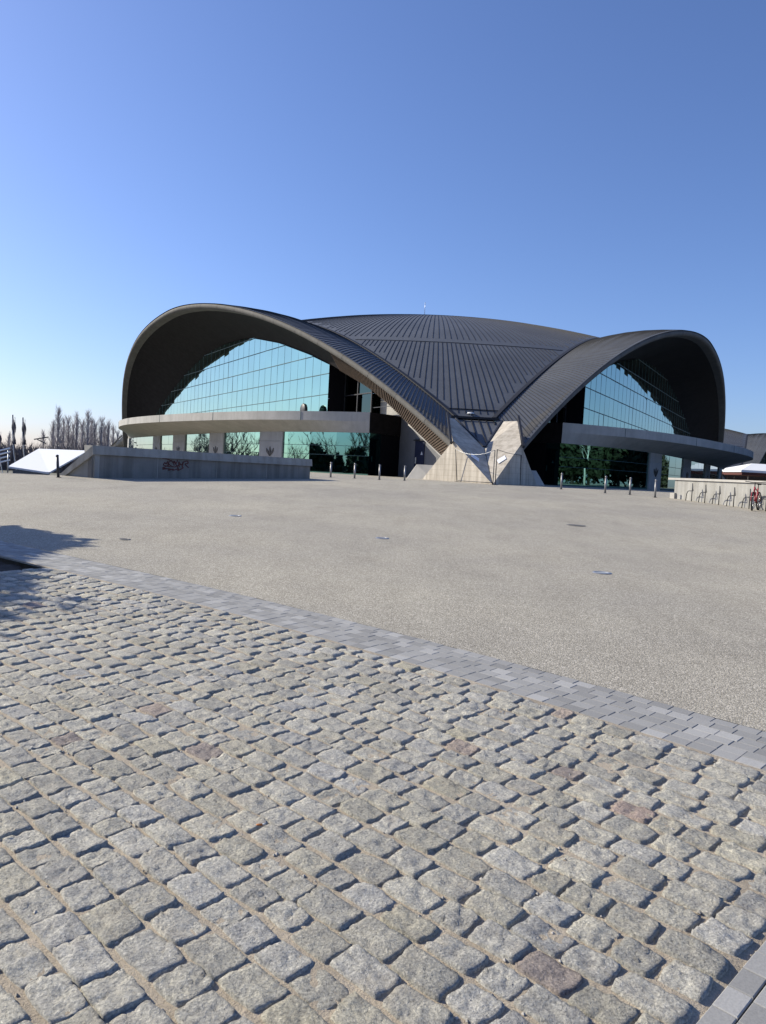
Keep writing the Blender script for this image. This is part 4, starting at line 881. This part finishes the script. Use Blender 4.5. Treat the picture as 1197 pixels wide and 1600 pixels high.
def bare_tree(h):
    o = empty('bare_tree', (0, 0, -3.5), label='spreading bare tree beyond the left edge, mirrored in the green ground floor glass', cat='tree', group='bare trees mirrored in the glass')
    t = MB(); t.tube([(0, 0, -3.6), (.1, 0, -3.5 + h * .3), (0, .1, -3.5 + h * .6)], [.3, .22, .1], 7); t.build('trunk', M['bark'], o)
    c = MB()
    for k in range(16):
        z0 = -3.5 + h * rnd.uniform(.18, .6); a = rnd.uniform(0, 2 * math.pi); ti = rnd.uniform(.4, 1.0)
        limb(c, A(0, 0, z0), A(math.cos(a) * math.sin(ti), math.sin(a) * math.sin(ti), math.cos(ti)), h * rnd.uniform(.3, .48), .09, 2, .6, .6)
    c.build('branches', M['bark'], o); return o
bt = bare_tree(8.5)
for i in range(22):
    o = bt if i == 0 else copy_tree(bt); t = i / 8
    o.location = (-44 - 32 * t - rnd.uniform(0, 5), 79 + 44 * t + rnd.uniform(-4, 4), -3.5 + EYE) if i < 9 else (-max(34, .62 * (12 + 4.0 * (i - 9)) + 6) - rnd.uniform(0, 7), 12 + 4.0 * (i - 9), -3.5 + EYE); s_ = rnd.uniform(.8, 1.3); o.scale = (s_, s_, s_); o.rotation_euler.z = rnd.uniform(0, 6.28)
# winter brushwood far behind on the left
b_ = MB()
for k in range(9000):
    x = rnd.uniform(-135, -48); y = rnd.uniform(138, 172); h_ = rnd.uniform(1.6, 5.6) * (1 + .14 * math.sin(x * .3)); a = rnd.gauss(0, .25); w = rnd.uniform(.05, .16)
    b_.add([(x - w, y, -3.5), (x + w, y + w, -3.5), (x + a * h_ * .5 + w * .6, y, -3.5 + h_ * .6), (x + a * h_, y + rnd.uniform(-.4, .4), -3.5 + h_)], [(0, 1, 2), (0, 2, 3), (1, 3, 2)])
b_.build('brushwood', M['brush'], kind='stuff', label='grey brown winter brushwood along the far left skyline')
def leaves(mb, c, R, n, ls):
    for _ in range(n):
        v = np.array([rnd.gauss(0, 1) for _ in range(3)]); v /= np.linalg.norm(v); rr = rnd.random() ** .4
        bmp = 1 + .25 * float(vnoise(np.array([v * 2.3 + c]))[0]); p = c + v * R * rr * bmp
        u_ = np.array([rnd.gauss(0, 1) for _ in range(3)]); u_ /= np.linalg.norm(u_); w_ = np.cross(u_, v); w_ /= np.linalg.norm(w_) + 1e-6; s_ = ls * rnd.uniform(.6, 1.4)
        mb.add([p - u_ * s_, p - w_ * s_ * .5, p + u_ * s_, p + w_ * s_ * .5], [(0, 1, 2, 3)])
et = empty('evergreen_tree', (-12.8, 11.6, float(gz(-12.8, 11.6))), label='dense evergreen tree outside the left edge, casting the shadow over tree pit and paving', cat='tree')
b_ = MB(); b_.tube([(-12.8, 11.6, -1.4), (-12.7, 11.7, 1.2), (-12.8, 11.6, 3.4)], [.22, .17, .05], 8)
for a in range(7): b_.tube([(-12.75, 11.65, .4 + a * .3), (-12.75 + 1.5 * math.cos(a * 2.1), 11.65 + 1.5 * math.sin(a * 2.1), 1.2 + a * .35)], [.06, .02], 5)
b_.build('trunk', M['bark'], et)
c = MB(); leaves(c, A(-12.4, 11.2, 2.0), A(2.0, 2.2, 1.9), 8500, .18); leaves(c, A(-10.2, 12.3, 1.3), A(1.3, 1.3, 1.1), 2600, .17); leaves(c, A(-11.5, 9.5, 2.3), A(1.6, 1.6, 1.4), 3400, .17); leaves(c, A(-10.9, 8.4, 2.2), A(1.4, 1.3, 1.2), 2600, .17); c.build('crown', M['leaf'], et)
def hedge_tree(h):
    o = empty('evergreen_tree', (0, 0, FLOOR), label='dark evergreen tree beyond the right edge, mirrored in the shaded glass', cat='tree', group='evergreen trees mirrored in the right glass')
    b_ = MB(); b_.tube([(0, 0, FLOOR - .2), (0, 0, FLOOR + h * .7)], [.25, .08], 7); b_.build('trunk', M['bark'], o)
    c = MB(); leaves(c, A(0, 0, FLOOR + h * .42), A(h * .33, h * .33, h * .40), 1500, .42); leaves(c, A(.5, .3, FLOOR + h * .75), A(h * .2, h * .2, h * .26), 600, .36); c.build('crown', M['hedge'], o); return o
ht = hedge_tree(8.0)
for i in range(28):
    o = ht if i == 0 else copy_tree(ht); t = i / 11; o.location = (48 + 42 * t + rnd.uniform(-1, 1), 72 + 50 * t + rnd.uniform(-2, 2), FLOOR + EYE) if i < 12 else (46 + rnd.uniform(0, 3), 24 + 3.4 * (i - 12), FLOOR + EYE); s_ = rnd.uniform(.8, 1.2); o.scale = (s_, s_, s_); o.rotation_euler.z = rnd.uniform(0, 6.28)
def birch():
    o = empty('birch_tree', (0, 0, FLOOR), label='slender pale birch beyond the right edge, mirrored in the shaded glass', cat='tree', group='birches mirrored in the right glass')
    b_ = MB(); b_.tube([(0, 0, FLOOR - .1), (.12, .05, FLOOR + 2), (-.1, .1, FLOOR + 4), (.15, 0, FLOOR + 7)], [.11, .09, .07, .02], 7); b_.build('trunk', M['birch'], o)
    c = MB()
    for k in range(10): a = k * 2.4; limb(c, A(0, 0, FLOOR + 2.2 + k * .4), A(math.cos(a) * .6, math.sin(a) * .6, .8), 1.6, .03, 1, .5, .5)
    c.build('branches', M['birch'], o); return o
bi = birch()
for i, (x, y) in enumerate(((40.5, 71), (43, 77), (40, 60), (52, 88), (39.5, 48), (41, 54), (40, 41))):
    o = bi if i == 0 else copy_tree(bi); o.location = (x, y, FLOOR + EYE); o.rotation_euler.z = i * 1.3

bu = hedge_tree(4.6); bu['label'] = 'dark evergreen bush beyond the left edge, mirrored in the green ground floor glass'; bu['group'] = 'evergreen bushes mirrored in the left glass'; bu['category'] = 'bush'; bu.name = 'evergreen_bush'
for i in range(14):
    o = bu if i == 0 else copy_tree(bu); y = 14 + 2.7 * i; o.location = (-.62 * y - 8 + rnd.uniform(-1, 0), y, -3.5 + EYE); s_ = rnd.uniform(1.1, 1.4); o.scale = (s_, s_, s_); o.rotation_euler.z = i

# two clipped hedges beyond the right edge that the shaded glass mirrors
for P0, P1, lb in (((46, 18), (52, 74), 'dark clipped hedge beyond the right edge, nearer one mirrored in the shaded glass'), ((51, 76), (88, 124), 'dark clipped hedge beyond the right edge, farther one mirrored in the shaded glass')):
    o = empty('clipped_hedge', (P0[0], P0[1], FLOOR), label=lb, cat='hedge'); c = MB(); st_ = MB()
    for k in range(5200):
        t = rnd.random(); q = A(P0[0] + (P1[0] - P0[0]) * t + rnd.uniform(-.9, .9), P0[1] + (P1[1] - P0[1]) * t + rnd.uniform(-.9, .9), FLOOR + rnd.random() ** .7 * (3.0 + .5 * math.sin(t * 40)))
        u_ = np.array([rnd.gauss(0, 1) for _ in range(3)]); u_ /= np.linalg.norm(u_); w_ = np.cross(u_, A(rnd.gauss(0, 1), rnd.gauss(0, 1), .3)); w_ /= np.linalg.norm(w_) + 1e-6; z_ = rnd.uniform(.2, .42)
        c.add([q - u_ * z_, q - w_ * z_ * .6, q + u_ * z_, q + w_ * z_ * .6], [(0, 1, 2, 3)])
    c.build('foliage', M['hedge'], o)
    for k in range(12): t = (k + .5) / 12; st_.tube([(P0[0] + (P1[0] - P0[0]) * t, P0[1] + (P1[1] - P0[1]) * t, FLOOR - .1), (P0[0] + (P1[0] - P0[0]) * t, P0[1] + (P1[1] - P0[1]) * t, FLOOR + 2)], .06, 5)
    st_.build('stems', M['bark'], o)
